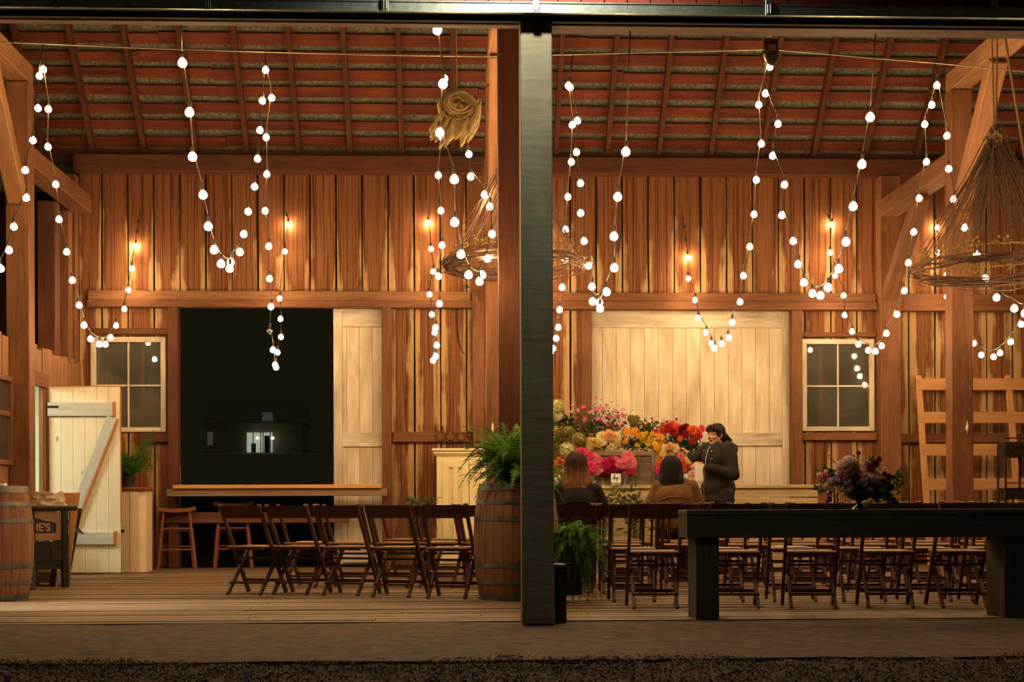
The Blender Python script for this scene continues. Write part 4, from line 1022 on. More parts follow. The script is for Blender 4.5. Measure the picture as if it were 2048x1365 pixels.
# dark metal stand with box
ox, oy = XX(2023, 15.6), 15.6
r = thing('metal_stand', 'dark metal box on a rod stand in front of the slatted rack', 'stand', (ox, oy, 0))
z1, z0 = ZZ(887, oy), ZZ(917, oy); m = MB(); m.box(-.12, .13, -.12, .12, z0, z1); m.box(-.125, .135, -.125, .125, z0-.006, z0); m.build('box', 'iron', r, bevel=.004)
for x in (-.11, .135):
    for yy in (-.11, .11): m = MB(); m.tube([(x, yy, 0), (x, yy, z0 if x < 0 else z1+.10)], .013, 6); m.build('leg', 'iron', r, smooth=40)
m = MB(); m.tube([(-.125, -.11, z1+.04), (.13, -.11, z1+.04)], .008, 5); m.build('handle_rod', 'iron', r)
m = MB(); m.box(-.115, .13, -.11, .11, ZZ(1003, oy), ZZ(980, oy)); m.box(-.115, .13, -.11, -.10, ZZ(971, oy), ZZ(969, oy)); m.build('lower_box', 'iron', r)
# horseshoes / iron hooks on the low rail
for i, (px, py, rr_) in enumerate(((881, 873, .052), (901, 872, .050), (922, 873, .050), (942, 868, .055), (878, 857, .045))):
    m = MB(); pts = [(math.cos(q)*rr_, 0, math.sin(q)*rr_*1.05) for q in [PI*.5+.5+(2*PI-1.0)*k/14 for k in range(15)]]
    m.tube(pts, .011, 6); o = m.build('horseshoe', 'rust_iron', smooth=50); o.location = W(px, py, YB-.085 if py > 860 else YB-.015); o.rotation_euler = (0, R.uniform(-.4, .4), 0)
    tag(o, 'rusty iron horseshoe, %s from the doorway on the wall rail' % ORD[i] if py > 860 else 'rusty iron horseshoe hung just above the wall rail', 'horseshoe', 'horseshoes on the wall rail')
m = MB(); pts = [(math.cos(q)*.10, 0, math.sin(q)*.13) for q in [-1.9+3.0*k/12 for k in range(13)]]; m.tube(pts, .013, 6); m.tube([(-.03, 0, -.12), (-.035, 0, .06), (-.06, 0, .1)], .013, 6)
o = m.build('iron_hook', 'rust_iron', smooth=50); o.location = W(948, 880, YB-.095); tag(o, 'curved iron hook at the end of the wall rail', 'hook')
m = MB(); pts = [W(955, 640, YB-.06)+Vector((-.14+.12*math.cos(q), 0, .0+.42*math.sin(q))) for q in [1.3+3.2*k/14 for k in range(15)]]; m.tube(pts, .005, 5); m.tube([p_+Vector((.012, -.01, -.02)) for p_ in pts], .005, 5)
tag(m.build('wire_coil', 'iron', smooth=0), 'loose loop of wire hanging by the wall post', 'wire')
# ================================================================ FERNS AND PLANTS
def frond_mesh(m, base, az, length, rise, droop, nleaf, wmax, rr, tilt=0.):
    d = Vector((math.cos(az), math.sin(az), 0)); side = Vector((-d.y, d.x, 0)); pts = []
    for k in range(nleaf+1):
        t = k/nleaf; pts.append(Vector(base)+d*(length*t*(1-.25*droop*t))+Vector((0, 0, rise*t*1.6-(rise*.6+droop*length)*t*t))+side*tilt*t*t)
    m.tube(pts[::3]+[pts[-1]], .0025, 3, False)
    for k in range(2, nleaf+1):
        t = k/nleaf; L = wmax*min(1, t*5)*(1-t)**.7+.006; tg = (pts[k]-pts[k-1]).normalized()
        for s in (-1, 1):
            v = (side*s+tg*.35+Vector((0, 0, rr.uniform(-.25, .1)))).normalized(); p = pts[k]; wd = tg*(length/nleaf*.62); tip = p+v*L*rr.uniform(.85, 1.1)
            m.add([p-wd*.6, p+wd*.6, tip+wd*.25, tip-wd*.15], [(0, 1, 2, 3)])
def fern(label, loc, pot, n, L, seed, rise=.16, droop=.55, azr=(0, 2*PI), mat='fern_green', wmax=.05, cat='fern', name='potted_fern'):
    rr = random.Random(seed); r = thing(name, label, cat, loc)
    if pot: pot(r)
    m = MB()
    for i in range(n):
        az = rr.uniform(*azr); frond_mesh(m, (rr.gauss(0, .04), rr.gauss(0, .04), rr.uniform(-.02, .03)), az, L*rr.uniform(.55, 1.1), rise*rr.uniform(.4, 2.0), droop*rr.uniform(.2, 1.3), 22, wmax*rr.uniform(.7, 1.1), rr, rr.uniform(-.1, .1))
        m.cur = 0 if rr.random() < .6 else 1
    m.build('fronds', [mat, 'fern_bright' if mat == 'fern_green' else 'leaf_olive'], r)
    return r
def clay(r):
    m = MB(); m.lathe([(.09, -.16), (.12, 0), (.128, 0), (.128, .025), (.11, .025)], 20); m.build('pot', 'terracotta', r, smooth=40)
fern('bushy green fern spilling over the top of the oak barrel', (BAc.x-.02, BAc.y-.03, .925), None, 230, .50, 4, .28, .62, wmax=.07, name='fern')
def tall_pot(r):
    m = MB(); m.lathe([(.09, -.42), (.13, 0), (.14, 0), (.14, .03), (.12, .03)], 18); m.build('pot', 'bucket_dark', r, smooth=40)
p = FL(1146, 1204); fern('trailing fern on the floor between the facade post and the chairs', (p.x-.02, p.y+.0, .47), tall_pot, 190, .34, 6, .12, 1.45, (-3.0, 1.6), wmax=.055)
p = W(838, 1100, 16.4); fern('dark fern behind the folding chairs beside the cream cabinet', (p.x, 16.3, .62), tall_pot, 60, .36, 9, .18, .6, mat='leaf_dark')
# asparagus fern on the beadboard cabinet: cloud of hair-fine sprays
r = thing('asparagus_fern', 'feathery asparagus fern on top of the beadboard cabinet', 'plant', CABTOP)
m = MB(); m.lathe([(.06, 0), (.085, .12), (.09, .12), (.08, .13)], 18); m.build('pot', 'bucket_dark', r, smooth=40)
m = MB()
for i in range(150):
    a = R.uniform(0, 2*PI); L = R.uniform(.2, .56); pts = [Vector((0, 0, .12))]; up = R.uniform(.4, 1.3)
    for k in range(1, 6): pts.append(Vector((math.cos(a)*L*k/5*.62, math.sin(a)*L*k/5*.5, .12+L*up*k/5*.95-.25*L*(k/5)**2)))
    m.tube(pts, .0018, 3, False)
    for k in range(1, 6):
        for j in range(10):
            q = pts[k-1].lerp(pts[k], R.random()); e = q+Vector((R.gauss(0, .035), R.gauss(0, .03), R.gauss(.005, .022)))
            m.add([q, q+Vector((.006, 0, .004)), e], [(0, 1, 2)])
m.build('sprays', 'fern_green', r)

# ================================================================ FLOWER COUNTER
YC = 16.10
xa, xc = XX(1176, YC), XX(1640, YC); zt = ZZ(970.5, YC, 1400)
r = thing('counter', 'long pale plank counter carrying the cut flowers', 'counter', ((xa+xc)/2, YC+.3, 0)); hw = (xc-xa)/2
m = MB(); m.box(-hw, hw, -.30, .30, zt-.04, zt); m.build('counter_top', 'counter_plank', r, bevel=.004)
z = zt-.045; k = 0
m = MB()
while z > .06:
    h_ = .095; m.box(-hw+.02, hw-.02, -.275, -.245, max(.02, z-h_), z); z -= h_+.012
m.build('front_boards', 'counter_plank', r, bevel=.003)
for s in (-1, 1):
    m = MB(); m.box(s*(hw-.05)-.03, s*(hw-.05)+.03, -.24, .26, 0, zt-.04); m.build('leg', 'counter_plank', r)
ZT = zt
# wooden crate planter on the counter
xa, xc = XX(1188, 16.22), XX(1313, 16.22); z1 = ZZ(903, 16.2, 1250)
r = thing('crate_planter', 'weathered wooden planter crate with framed panels on the flower counter', 'planter', ((xa+xc)/2, 16.42, ZT)); hw = (xc-xa)/2; H_ = z1-ZT
m = MB(); m.box(-hw+.02, hw-.02, -.15, -.13, .02, H_-.02); m.box(-hw+.02, hw-.02, .13, .15, .02, H_-.02); m.box(-hw+.005, -hw+.02, -.15, .15, .02, H_-.02); m.box(hw-.02, hw-.005, -.15, .15, .02, H_-.02); m.box(-hw+.02, hw-.02, -.13, .13, .02, .04)
m.build('crate_boards', 'crate_wood', r)
m = MB(); f = .055
for xx in (-hw, -.03, hw-f): m.box(xx, xx+f, -.175, -.151, 0, H_)
m.box(-hw+f, -.03, -.172, -.151, H_-.05, H_); m.box(-.03+f, hw-f, -.172, -.151, H_-.05, H_); m.box(-hw+f, -.03, -.172, -.151, 0, .05); m.box(-.03+f, hw-f, -.172, -.151, 0, .05)
for xx in (-hw+.12, -hw+.2, .08, .16): m.box(xx, xx+.012, -.160, -.151, .05, H_-.05)
m.build('frame', 'crate_wood', r, bevel=.003)

# ---- blossoms
def fcol(name, base, var=.25): plain(name, base, .65, 0, var, 60, 0, .2, .45)
for nm, c in (('cosmos_pink', (.72, .16, .36)), ('cosmos_pale', (.80, .32, .48)), ('centre_yellow', (.65, .38, .04)), ('cream_petal', (.86, .72, .42)), ('cream_yellow', (.84, .68, .22)), ('yellow_petal', (.85, .58, .05)), ('orange_yellow', (.85, .36, .02)), ('orange_petal', (.80, .22, .035)), ('coral_petal', (.80, .15, .07)), ('red_petal', (.55, .030, .035)), ('crimson_petal', (.34, .015, .035)), ('burgundy_petal', (.14, .015, .022)), ('hot_pink', (.75, .07, .22)), ('magenta_petal', (.55, .012, .14)), ('rose_pink', (.85, .25, .34)), ('peach_petal', (.85, .46, .24)), ('hyd_green', (.42, .48, .16)), ('hyd_white', (.74, .72, .46)), ('hyd_brown', (.24, .17, .06)), ('dusty_pink', (.80, .56, .48)), ('dusty_lilac', (.58, .36, .38)), ('sedum', (.24, .22, .06))): fcol(nm, c)
def basis(z): 
    z = z.normalized(); x = Vector((0, 0, 1)).cross(z); x = Vector((1, 0, 0)) if x.length < .01 else x.normalized(); return x, z.cross(x), z
def petal(m, base, tip, side, w0, w1, cup, up):
    mid = base.lerp(tip, .6)+up*cup
    m.add([base-side*w0, base+side*w0, mid+side*w1, tip+side*w1*.35, tip-side*w1*.35, mid-side*w1], [(0, 1, 2, 5), (5, 2, 3, 4)])
def ball_flower(Rr, rows, full, pl, pw, mats, seed=1, centre=None):
    """many-petalled head (dahlia, zinnia): rows of cupped petals from the crown down; axis +Z"""
    rr = random.Random(seed); m = MB()
    for i in range(rows):
        th = .12+(full-.12)*i/max(1, rows-1); n = max(5, int(2*PI*max(.3, math.sin(th))*rows*.75)); ph = rr.random()
        for k in range(n):
            a = 2*PI*(k+ph+rr.uniform(-.15, .15))/n; t = th+rr.uniform(-.06, .06)
            d = Vector((math.sin(t)*math.cos(a), math.sin(t)*math.sin(a), math.cos(t))); s = Vector((-math.sin(a), math.cos(a), 0))
            q = Vector((math.cos(t)*math.cos(a), math.cos(t)*math.sin(a), -math.sin(t)))
            b = d*Rr*.40; tip = d*Rr*rr.uniform(.93, 1.06)+q*Rr*pl*.35
            petal(m, b, tip, s, Rr*pw*.5, Rr*pw, Rr*.03, q*-1)
    m.ell((0, 0, 0), Rr*.42, 8, 5)
    if centre: m.cur = 1; m.ell((0, 0, Rr*.42), (Rr*.3, Rr*.3, Rr*.2), 8, 5)
    return m.mesh('blossom', mats)
def flat_flower(Rr, n, layers, mats, seed=1, cup=.15, centre=.25):
    rr = random.Random(seed); m = MB()
    for l in range(layers):
        r_ = Rr*(1-.28*l)
        for k in range(n):
            a = 2*PI*(k+.5*l+rr.uniform(-.1, .1))/n; d = Vector((math.cos(a), math.sin(a), 0)); s = Vector((-d.y, d.x, 0))
            petal(m, d*Rr*.12+Vector((0, 0, .1*Rr*l)), d*r_+Vector((0, 0, Rr*(cup+.16*l+rr.uniform(-.05, .05)))), s, r_*.12, r_*.34*8/n*1.1, -Rr*.02, Vector((0, 0, 1)))
    m.cur = 1; m.ell((0, 0, Rr*.08+.1*Rr*layers*.5), (Rr*centre, Rr*centre, Rr*centre*.6), 8, 4)
    return m.mesh('blossom', mats)
def hydrangea(Rr, mats, seed=1, n=110):
    rr = random.Random(seed); m = MB(); g = PI*(3-5**.5)
    for i in range(n):
        zc = 1-1.75*i/n; a = g*i; rd = math.sqrt(max(0, 1-zc*zc)); d = Vector((rd*math.cos(a), rd*math.sin(a), zc)); x, y, z = basis(d)
        m.cur = 1 if rr.random() < .35 and len(mats) > 1 else 0; q = rr.uniform(0, 1.5); s = Rr*.16; c = d*Rr*rr.uniform(.9, 1.03)
        for k in range(4):
            b = q+k*PI/2; e = x*math.cos(b)+y*math.sin(b); f = y*math.cos(b)-x*math.sin(b)
            m.add([c, c+e*s*.6+f*s*.5+z*.002, c+e*s*1.1+z*s*.15, c+e*s*.6-f*s*.5+z*.002], [(0, 1, 2, 3)])
    m.cur = 0; m.ell((0, 0, 0), Rr*.82, 10, 6)
    return m.mesh('blossom', mats)
def leaf_clump(m, c, rad, n, L, rr, stem_to=None):
    for i in range(n):
        p = Vector(c)+Vector((rr.gauss(0, rad[0]*.5), rr.gauss(0, rad[1]*.5), rr.gauss(0, rad[2]*.5))); d = Vector((rr.gauss(0, 1), rr.gauss(0, 1), rr.gauss(.3, .8))).normalized(); s = d.cross(Vector((rr.random(), rr.random(), rr.random()))).normalized(); l = L*rr.uniform(.6, 1.2)
        u = d.cross(s)*l*.08
        m.add([p, p+d*l*.45+s*l*.22+u, p+d*l, p+d*l*.45-s*l*.22+u], [(0, 1, 2, 3)])
BLOSSOMS = {}
def bl(key):
    if key in BLOSSOMS: return BLOSSOMS[key]
    kind, mats = key[0], list(key[2:]); sd = hash(key[1]) % 97 if isinstance(key[1], str) else key[1]
    if kind == 'dahlia': me = ball_flower(1, 6, 1.8, .7, .105, mats, sd)
    elif kind == 'pom': me = ball_flower(1, 6, 1.75, .35, .125, mats, sd)
    elif kind == 'zinnia': me = flat_flower(1, 13, 3, mats if len(mats) > 1 else mats+['centre_yellow'], sd, .1, .22)
    elif kind == 'cosmos': me = flat_flower(1, 8, 1, mats if len(mats) > 1 else mats+['centre_yellow'], sd, .12, .2)
    elif kind == 'hyd': me = hydrangea(1, mats, sd)
    elif kind == 'bud': me = ball_flower(1, 3, 1.4, .2, .3, mats, sd)
    BLOSSOMS[key] = me; return me
def bunch(name, label, root_px, Y, base_z, vessel, flowers, foliage=None, leaf='leaf_dark', spread=.035, cat='flowers', dirb=(0, -.8, .55), stems=True):
    """flowers: (px, py, radius_px, blossom key); foliage: list of (px, py, rx_px, rz_px, n, leaf length)"""
    rr = random.Random(sum(map(ord, label))); X0 = XX(root_px, Y); r = thing(name, label, cat, (X0, Y, base_z), 0, 'cut flowers on the counter'); O = Vector((X0, Y, base_z)); sc = Y/F_PX
    if vessel:
        rb, rt, h, mat = vessel; m = MB(); m.lathe([(rb, 0), (rt, h), (rt+.004, h), (rt+.004, h-.012), (rt-.004, h)], 18, cap=True); m.build('vase', mat, r, smooth=40)
    neck = Vector((0, 0, (vessel[2] if vessel else .05)))
    m = MB(); mf = MB()
    for (px, py, rad, key) in flowers:
        p = W(px, py, Y+rr.uniform(-spread, spread)*1.6)-O; R_ = rad*sc
        d = Vector((rr.gauss(0, .35)+(px-root_px)*.004, dirb[1]+rr.gauss(0, .25), dirb[2]+rr.gauss(0, .25))); x, y, z = basis(d)
        M = Matrix((x, y, z)).transposed(); e = M.to_euler(); a = rr.uniform(0, 6)
        e2 = (M @ Matrix.Rotation(a, 3, 'Z')).to_euler()
        inst('blossom', bl(key), r, p, e2, R_*rr.uniform(.92, 1.1))
        if stems:
            b = neck+Vector((rr.gauss(0, .015), rr.gauss(0, .015), -.02)); mid = b.lerp(p, .6)+Vector((0, .02, .02)); mf.tube([b, mid, p-z.normalized()*R_*.3], .0022, 3, False)
    for (px, py, ax, az, n, L) in (foliage or []):
        leaf_clump(m, W(px, py, Y+.05)-O, (ax*sc, .07, az*sc), n, L, rr)
    if m.v: m.build('foliage', leaf, r)
    if mf.v: mf.build('stems', 'stem', r)
    return r
rf = random.Random(21)
# hydrangeas by the post
H1 = ('hyd', 1, 'hyd_green', 'hyd_white'); H2 = ('hyd', 2, 'hyd_white', 'cream_petal'); H3 = ('hyd', 3, 'hyd_brown', 'hyd_green'); H4 = ('hyd', 4, 'hyd_white', 'hyd_green')
bunch('hydrangea_bunch', 'tall vase of green and white hydrangeas beside the facade post', 1110, 16.45, ZT, (.06, .08, .28, 'galv_bucket'), [(1113, 814, 16, H1), (1112, 832, 15, H2), (1100, 826, 15, H1), (1120, 864, 17, H3), (1108, 870, 18, H3), (1136, 864, 13, H3), (1128, 880, 12, H3)], [(1118, 856, 26, 24, 130, .10), (1142, 850, 14, 16, 50, .09)], 'leaf_dark')
bunch('hydrangea_bunch', 'pale green-white hydrangea in a bud vase beside the seated woman\'s hair', 1128, 16.2, ZT, (.03, .03, .19, 'paper'), [(1133, 900, 15.5, H4)], None)
bunch('hydrangea_bunch', 'round brown and green hydrangea behind the pink dahlias', 1160, 16.3, ZT, (.04, .05, .24, 'galv_bucket'), [(1158, 881, 14, H3), (1163, 884, 13, ('hyd', 6, 'hyd_brown', 'sedum'))], None)
# cosmos
cs = [(1145, 810), (1160, 813), (1167, 815), (1156, 821), (1192, 822), (1190, 821), (1198, 818), (1204, 819), (1213, 811), (1246, 819), (1192, 797), (1170, 838), (1169, 842), (1150, 848), (1145, 842), (1211, 832), (1217, 835), (1221, 836), (1208, 841), (1246, 832), (1235, 834), (1240, 848), (1248, 846), (1216, 851), (1213, 857), (1159, 857), (1227, 853), (1249, 858), (1236, 860), (1181, 871), (1253, 875), (1235, 872), (1152, 835), (1180, 825), (1232, 823), (1196, 838), (1142, 824), (1262, 852)]
bunch('cosmos_bunch', 'airy spray of pink cosmos at the back of the flower counter', 1196, 16.6, ZT, (.08, .10, .30, 'galv_bucket'), [(x, y_, rf.uniform(3.8, 6.2), ('cosmos', i % 3, 'cosmos_pink' if i % 3 else 'cosmos_pale')) for i, (x, y_) in enumerate(cs)], [(1196, 862, 50, 24, 900, .05), (1200, 838, 52, 26, 620, .032)], 'leaf_olive', .06)
# cream dahlias
CD = ('dahlia', 1, 'cream_petal'); CY = ('pom', 2, 'cream_yellow'); CZ = ('zinnia', 3, 'cream_petal', 'orange_yellow')
bunch('dahlia_bunch', 'cream and pale yellow dahlias over the crate planter', 1210, 16.30, ZT+.20, None, [(1218, 872, 14, ('dahlia', 5, 'peach_petal')), (1232, 876, 12, CD), (1204, 875, 12, ('dahlia', 6, 'cream_petal')), (1206, 887, 10, CZ), (1222, 887, 10, CZ), (1228, 892, 9, CD), (1185, 886, 11, CY), (1180, 892, 10, CY), (1194, 890, 11, CY), (1198, 897, 9, CY), (1178, 879, 5, ('bud', 1, 'peach_petal')), (1239, 891, 4, ('bud', 1, 'peach_petal')), (1220, 895, 9, CD)], [(1212, 890, 34, 8, 60, .06)], 'leaf_dark', .03)
# yellow / orange zinnias
yz = [(1255, 864, 9, 'O'), (1270, 862, 8, 'O'), (1251, 883, 8, 'O'), (1275, 871, 8, 'O'), (1283, 872, 9, 'Y'), (1290, 869, 8, 'Y'), (1280, 881, 9, 'Y'), (1292, 881, 9, 'Y'), (1300, 879, 9, 'Y'), (1296, 889, 8, 'Y'), (1276, 890, 7, 'Y'), (1301, 892, 9, 'O'), (1310, 889, 8, 'Y'), (1314, 896, 8, 'O'), (1320, 886, 9, 'O'), (1317, 872, 8, 'O'), (1323, 875, 7, 'O'), (1305, 868, 6, 'O'), (1322, 899, 8, 'O'), (1318, 908, 8, 'Y'), (1320, 918, 8, 'O')]
bunch('zinnia_bunch', 'orange and yellow zinnias at the end of the crate planter', 1290, 16.28, ZT+.20, None, [(a, b, c, ('zinnia', i % 4, 'yellow_petal' if k == 'Y' else 'orange_yellow', 'centre_yellow')) for i, (a, b, c, k) in enumerate(yz)], [(1278, 888, 34, 12, 300, .055)], 'leaf_dark', .03)
bunch('sedum_bunch', 'rounded olive sedum head above the orange zinnias', 1268, 16.55, ZT, (.05, .06, .28, 'galv_bucket'), [(1262, 838, 9, ('hyd', 8, 'sedum', 'hyd_brown')), (1272, 839, 9, ('hyd', 9, 'sedum', 'hyd_green')), (1267, 846, 10, ('hyd', 8, 'sedum', 'hyd_brown'))], [(1272, 856, 14, 14, 40, .06)], 'leaf_olive')
bg_ = [(1275, 850, 4), (1292, 843, 4), (1297, 846, 4), (1313, 845, 4), (1304, 838, 3), (1327, 841, 4.5), (1334, 844, 4.5), (1340, 845, 4), (1345, 827, 4), (1353, 839, 3.5), (1361, 841, 3.5), (1281, 852, 4), (1299, 849, 4.5)]
bunch('zinnia_bunch', 'sparse burgundy zinnias on tall stems in front of the sliding door', 1318, 16.62, ZT, (.06, .08, .28, 'galv_bucket'), [(a, b, c, ('zinnia', i % 3, ('burgundy_petal', 'crimson_petal', 'dusty_pink')[i % 3], 'burgundy_petal')) for i, (a, b, c) in enumerate(bg_)]+[(1285, 847, 8, ('zinnia', 3, 'cream_petal', 'centre_yellow'))], [(1300, 862, 40, 14, 260, .06)], 'leaf_olive', .05, dirb=(0, -.4, .9))
rd = [(1336, 856, 10, 'red_petal', 'dahlia'), (1344, 851, 11, 'coral_petal', 'dahlia'), (1353, 856, 10, 'coral_petal', 'pom'), (1324, 860, 8, 'coral_petal', 'pom'), (1327, 867, 7, 'orange_petal', 'zinnia'), (1347, 864, 11, 'red_petal', 'dahlia'), (1364, 858, 9, 'crimson_petal', 'pom'), (1369, 863, 7, 'cream_yellow', 'zinnia'), (1372, 855, 9, 'crimson_petal', 'pom'), (1360, 866, 9, 'red_petal', 'pom'), (1384, 862, 11, 'orange_petal', 'pom'), (1388, 872, 10, 'orange_petal', 'pom'), (1390, 856, 8, 'coral_petal', 'zinnia'), (1404, 858, 9, 'hot_pink', 'zinnia'), (1360, 878, 7, 'coral_petal', 'zinnia'), (1352, 889, 10, 'coral_petal', 'zinnia'), (1372, 869, 8, 'crimson_petal', 'dahlia'), (1398, 872, 7, 'red_petal', 'pom'), (1384, 884, 7, 'red_petal', 'pom'), (1324, 848, 4, 'hot_pink', 'bud'), (1397, 866, 8, 'coral_petal', 'pom'), (1310, 864, 6, 'hot_pink', 'pom')]
bunch('dahlia_bunch', 'red and coral dahlias in front of the standing woman', 1362, 16.45, ZT, (.07, .10, .26, 'bucket_dark'), [(a, b, c, (k, i % 3, col) + (('centre_yellow',) if k == 'zinnia' else ())) for i, (a, b, c, col, k) in enumerate(rd)], [(1360, 888, 42, 18, 330, .07), (1385, 900, 22, 14, 90, .07)], 'leaf_dark', .05)
bunch('dahlia_bunch', 'peach and cream blooms above the dark-haired seated woman', 1345, 16.22, ZT, (.06, .08, .22, 'galv_bucket'), [(1330, 897, 8, ('dahlia', 1, 'cream_petal')), (1340, 893, 9, ('dahlia', 2, 'peach_petal')), (1350, 898, 9, ('dahlia', 3, 'cream_petal')), (1334, 907, 9, ('pom', 2, 'peach_petal')), (1344, 905, 8, CD), (1354, 908, 8, ('dahlia', 4, 'peach_petal')), (1362, 913, 7, ('pom', 1, 'rose_pink')), (1326, 908, 7, CD), (1347, 913, 6, CY)], [(1346, 905, 20, 8, 40, .06)], 'leaf_dark')
# pink dahlias in front, on vases
PK = [(1163, 907, 12, 'hot_pink'), (1171, 913, 12, 'rose_pink'), (1172, 925, 14, 'hot_pink'), (1184, 919, 15, 'rose_pink'), (1181, 935, 14, 'hot_pink'), (1192, 930, 13, 'rose_pink'), (1186, 945, 11, 'dusty_lilac'), (1201, 928, 11, 'hot_pink'), (1175, 940, 10, 'rose_pink'), (1192, 942, 11, 'rose_pink'), (1200, 938, 10, 'dusty_pink'), (1178, 912, 10, 'hot_pink'), (1196, 920, 9, 'rose_pink')]
bunch('dahlia_bunch', 'pink dahlias next to the seated woman with brown hair', 1184, 16.02+.14, ZT, (.03, .045, .13, 'clear_bulb'), [(a, b, c, ('dahlia', i % 4, k)) for i, (a, b, c, k) in enumerate(PK)], [(1184, 936, 22, 10, 30, .05)], 'leaf_dark', .03)
PM = [(1210, 931, 13, 'magenta_petal'), (1222, 926, 12, 'magenta_petal'), (1222, 940, 12, 'magenta_petal'), (1211, 943, 10, 'magenta_petal'), (1233, 937, 10, 'magenta_petal'), (1230, 924, 11, 'rose_pink')]
bunch('dahlia_bunch', 'magenta dahlias in a vase above the small name card', 1225, 16.20, ZT, (.03, .045, .14, 'clear_bulb'), [(a, b, c, ('dahlia', i % 4, k)) for i, (a, b, c, k) in enumerate(PM)], [(1222, 940, 16, 6, 20, .05)], 'leaf_dark', .03)
PP = [(1255, 914, 14, 'rose_pink'), (1258, 926, 15, 'rose_pink'), (1260, 938, 13, 'hot_pink'), (1247, 930, 11, 'rose_pink'), (1248, 941, 10, 'hot_pink'), (1264, 931, 10, 'rose_pink'), (1238, 930, 10, 'rose_pink'), (1254, 945, 8, 'hot_pink')]
bunch('dahlia_bunch', 'bright pink dahlias in front of the crate planter panel', 1250, 16.20, ZT, (.03, .045, .14, 'clear_bulb'), [(a, b, c, ('dahlia', i % 4, k)) for i, (a, b, c, k) in enumerate(PP)], [(1252, 936, 14, 8, 20, .05)], 'leaf_dark', .03)
bunch('zinnia_bunch', 'orange zinnias low beside the facade post', 1117, 16.15, ZT, (.04, .05, .12, 'galv_bucket'), [(1116, 921, 8, ('zinnia', 1, 'orange_petal', 'centre_yellow')), (1124, 924, 8, ('zinnia', 2, 'coral_petal', 'centre_yellow')), (1113, 932, 6, ('zinnia', 3, 'orange_yellow', 'centre_yellow')), (1122, 935, 7, ('zinnia', 1, 'orange_yellow', 'centre_yellow')), (1116, 942, 7, ('zinnia', 2, 'orange_petal', 'centre_yellow')), (1108, 926, 7, ('zinnia', 2, 'orange_petal', 'centre_yellow'))], [(1120, 945, 14, 10, 50, .07)], 'leaf_yellow')
bunch('dahlia_bunch', 'pink and coral blooms between the seated woman and the standing woman\'s cup', 1372, 16.15, ZT, (.04, .05, .13, 'paper'), [(1368, 927, 9, ('pom', 1, 'coral_petal')), (1376, 922, 8, CY), (1366, 938, 9, ('dahlia', 2, 'coral_petal')), (1382, 931, 10, ('dahlia', 1, 'rose_pink')), (1379, 941, 9, ('dahlia', 3, 'dusty_pink')), (1391, 922, 8, ('zinnia', 1, 'hot_pink', 'centre_yellow')), (1388, 935, 7, ('pom', 3, 'dusty_pink')), (1385, 948, 8, ('dahlia', 3, 'dusty_pink'))], [(1378, 940, 16, 8, 24, .05)], 'leaf_dark')
bunch('dahlia_bunch', 'coral pink dahlias between the crate planter and the dark-haired woman', 1322, 16.16, ZT, (.04, .05, .13, 'galv_bucket'), [(1320, 932, 9, ('dahlia', 1, 'coral_petal')), (1327, 926, 8, ('dahlia', 2, 'hot_pink')), (1318, 943, 8, ('pom', 2, 'hot_pink')), (1328, 938, 8, ('dahlia', 3, 'coral_petal'))], [(1322, 945, 10, 8, 20, .05)], 'leaf_dark')
# name cards
def card(label, px, py, w_px, h_px, Y, strokes, clip=True):
    sc = Y/F_PX; r = thing('name_card', label, 'card', W(px, py, Y)); a, b = w_px*sc/2, h_px*sc/2
    m = MB(); m.box(-a, a, -.0015, .0015, -b, b); m.build('card', 'paper', r)
    m = MB()
    for st in strokes: m.tube([(x*a, -.003, z*b) for x, z in st], .0028, 4)
    if strokes: m.build('lettering', 'ink', r, smooth=0)
    m = MB(); m.box(-a, a, .002, .008, -b-.03, -b); m.lathe([(.022, -b-.035), (.022, -b-.028), (.008, -b-.012)], 12, (-a*.3, .0, 0)); m.build('card_holder', 'galv_bucket', r)
    return r
A_ = [[(-.72, -.32), (-.55, .1), (-.30, .85), (-.28, .4), (-.33, -.5)], [(-.62, .05), (-.2, .1)], [(-.18, .05), (-.22, -.12), (-.1, -.14), (-.04, .05), (-.02, -.12)], [(.2, .05), (.05, .05), (.04, -.12), (.17, -.08), (.2, .08), (.15, -.6), (.05, -.75), (.12, -.3), (.28, -.05)], [(.34, .08), (.33, -.1), (.42, -.08)], [(.36, .28), (.37, .32)], [(.46, -.02), (.58, .06), (.52, .15), (.46, .02), (.54, -.1), (.74, .0)]]
card('small white name card with handwriting under the magenta dahlias', 1232, 957, 20, 18, 16.06, A_)
card('small white card with handwriting beside the facade post', 1115, 954, 9, 10, 16.06, [[(-.5, -.2), (-.2, .5), (.0, -.4), (.4, .3)]])
# leafy plants on the floor in front of the counter
for (px, py, n, lab, mt, sd) in ((1205, 1000, 70, 'leafy green plant on the floor in front of the counter, behind the brown-haired woman', 'leaf_yellow', 2), (1268, 1002, 60, 'low trailing green plant on the floor in front of the flower counter', 'leaf_olive', 3)):
    rr = random.Random(sd); Y = 15.75; p = W(px, py, Y); r = thing('leafy_plant', lab, 'plant', (p.x, Y, 0))
    m = MB(); m.lathe([(.09, 0), (.12, .30), (.125, .30), (.11, .31)], 16); m.build('pot', 'galv_bucket', r, smooth=40)
    m = MB(); leaf_clump(m, (0, 0, p.z-.10), (.17, .12, .22), n*2, .11, rr)
    for i in range(26):
        e = Vector((rr.gauss(0, .13), rr.gauss(0, .08), p.z+rr.gauss(-.02, .07))); m.tube([(0, 0, .3), Vector((0, 0, .3)).lerp(e, .6)+Vector((0, 0, .05)), e], .003, 3, False)
    m.build('foliage', mt, r)

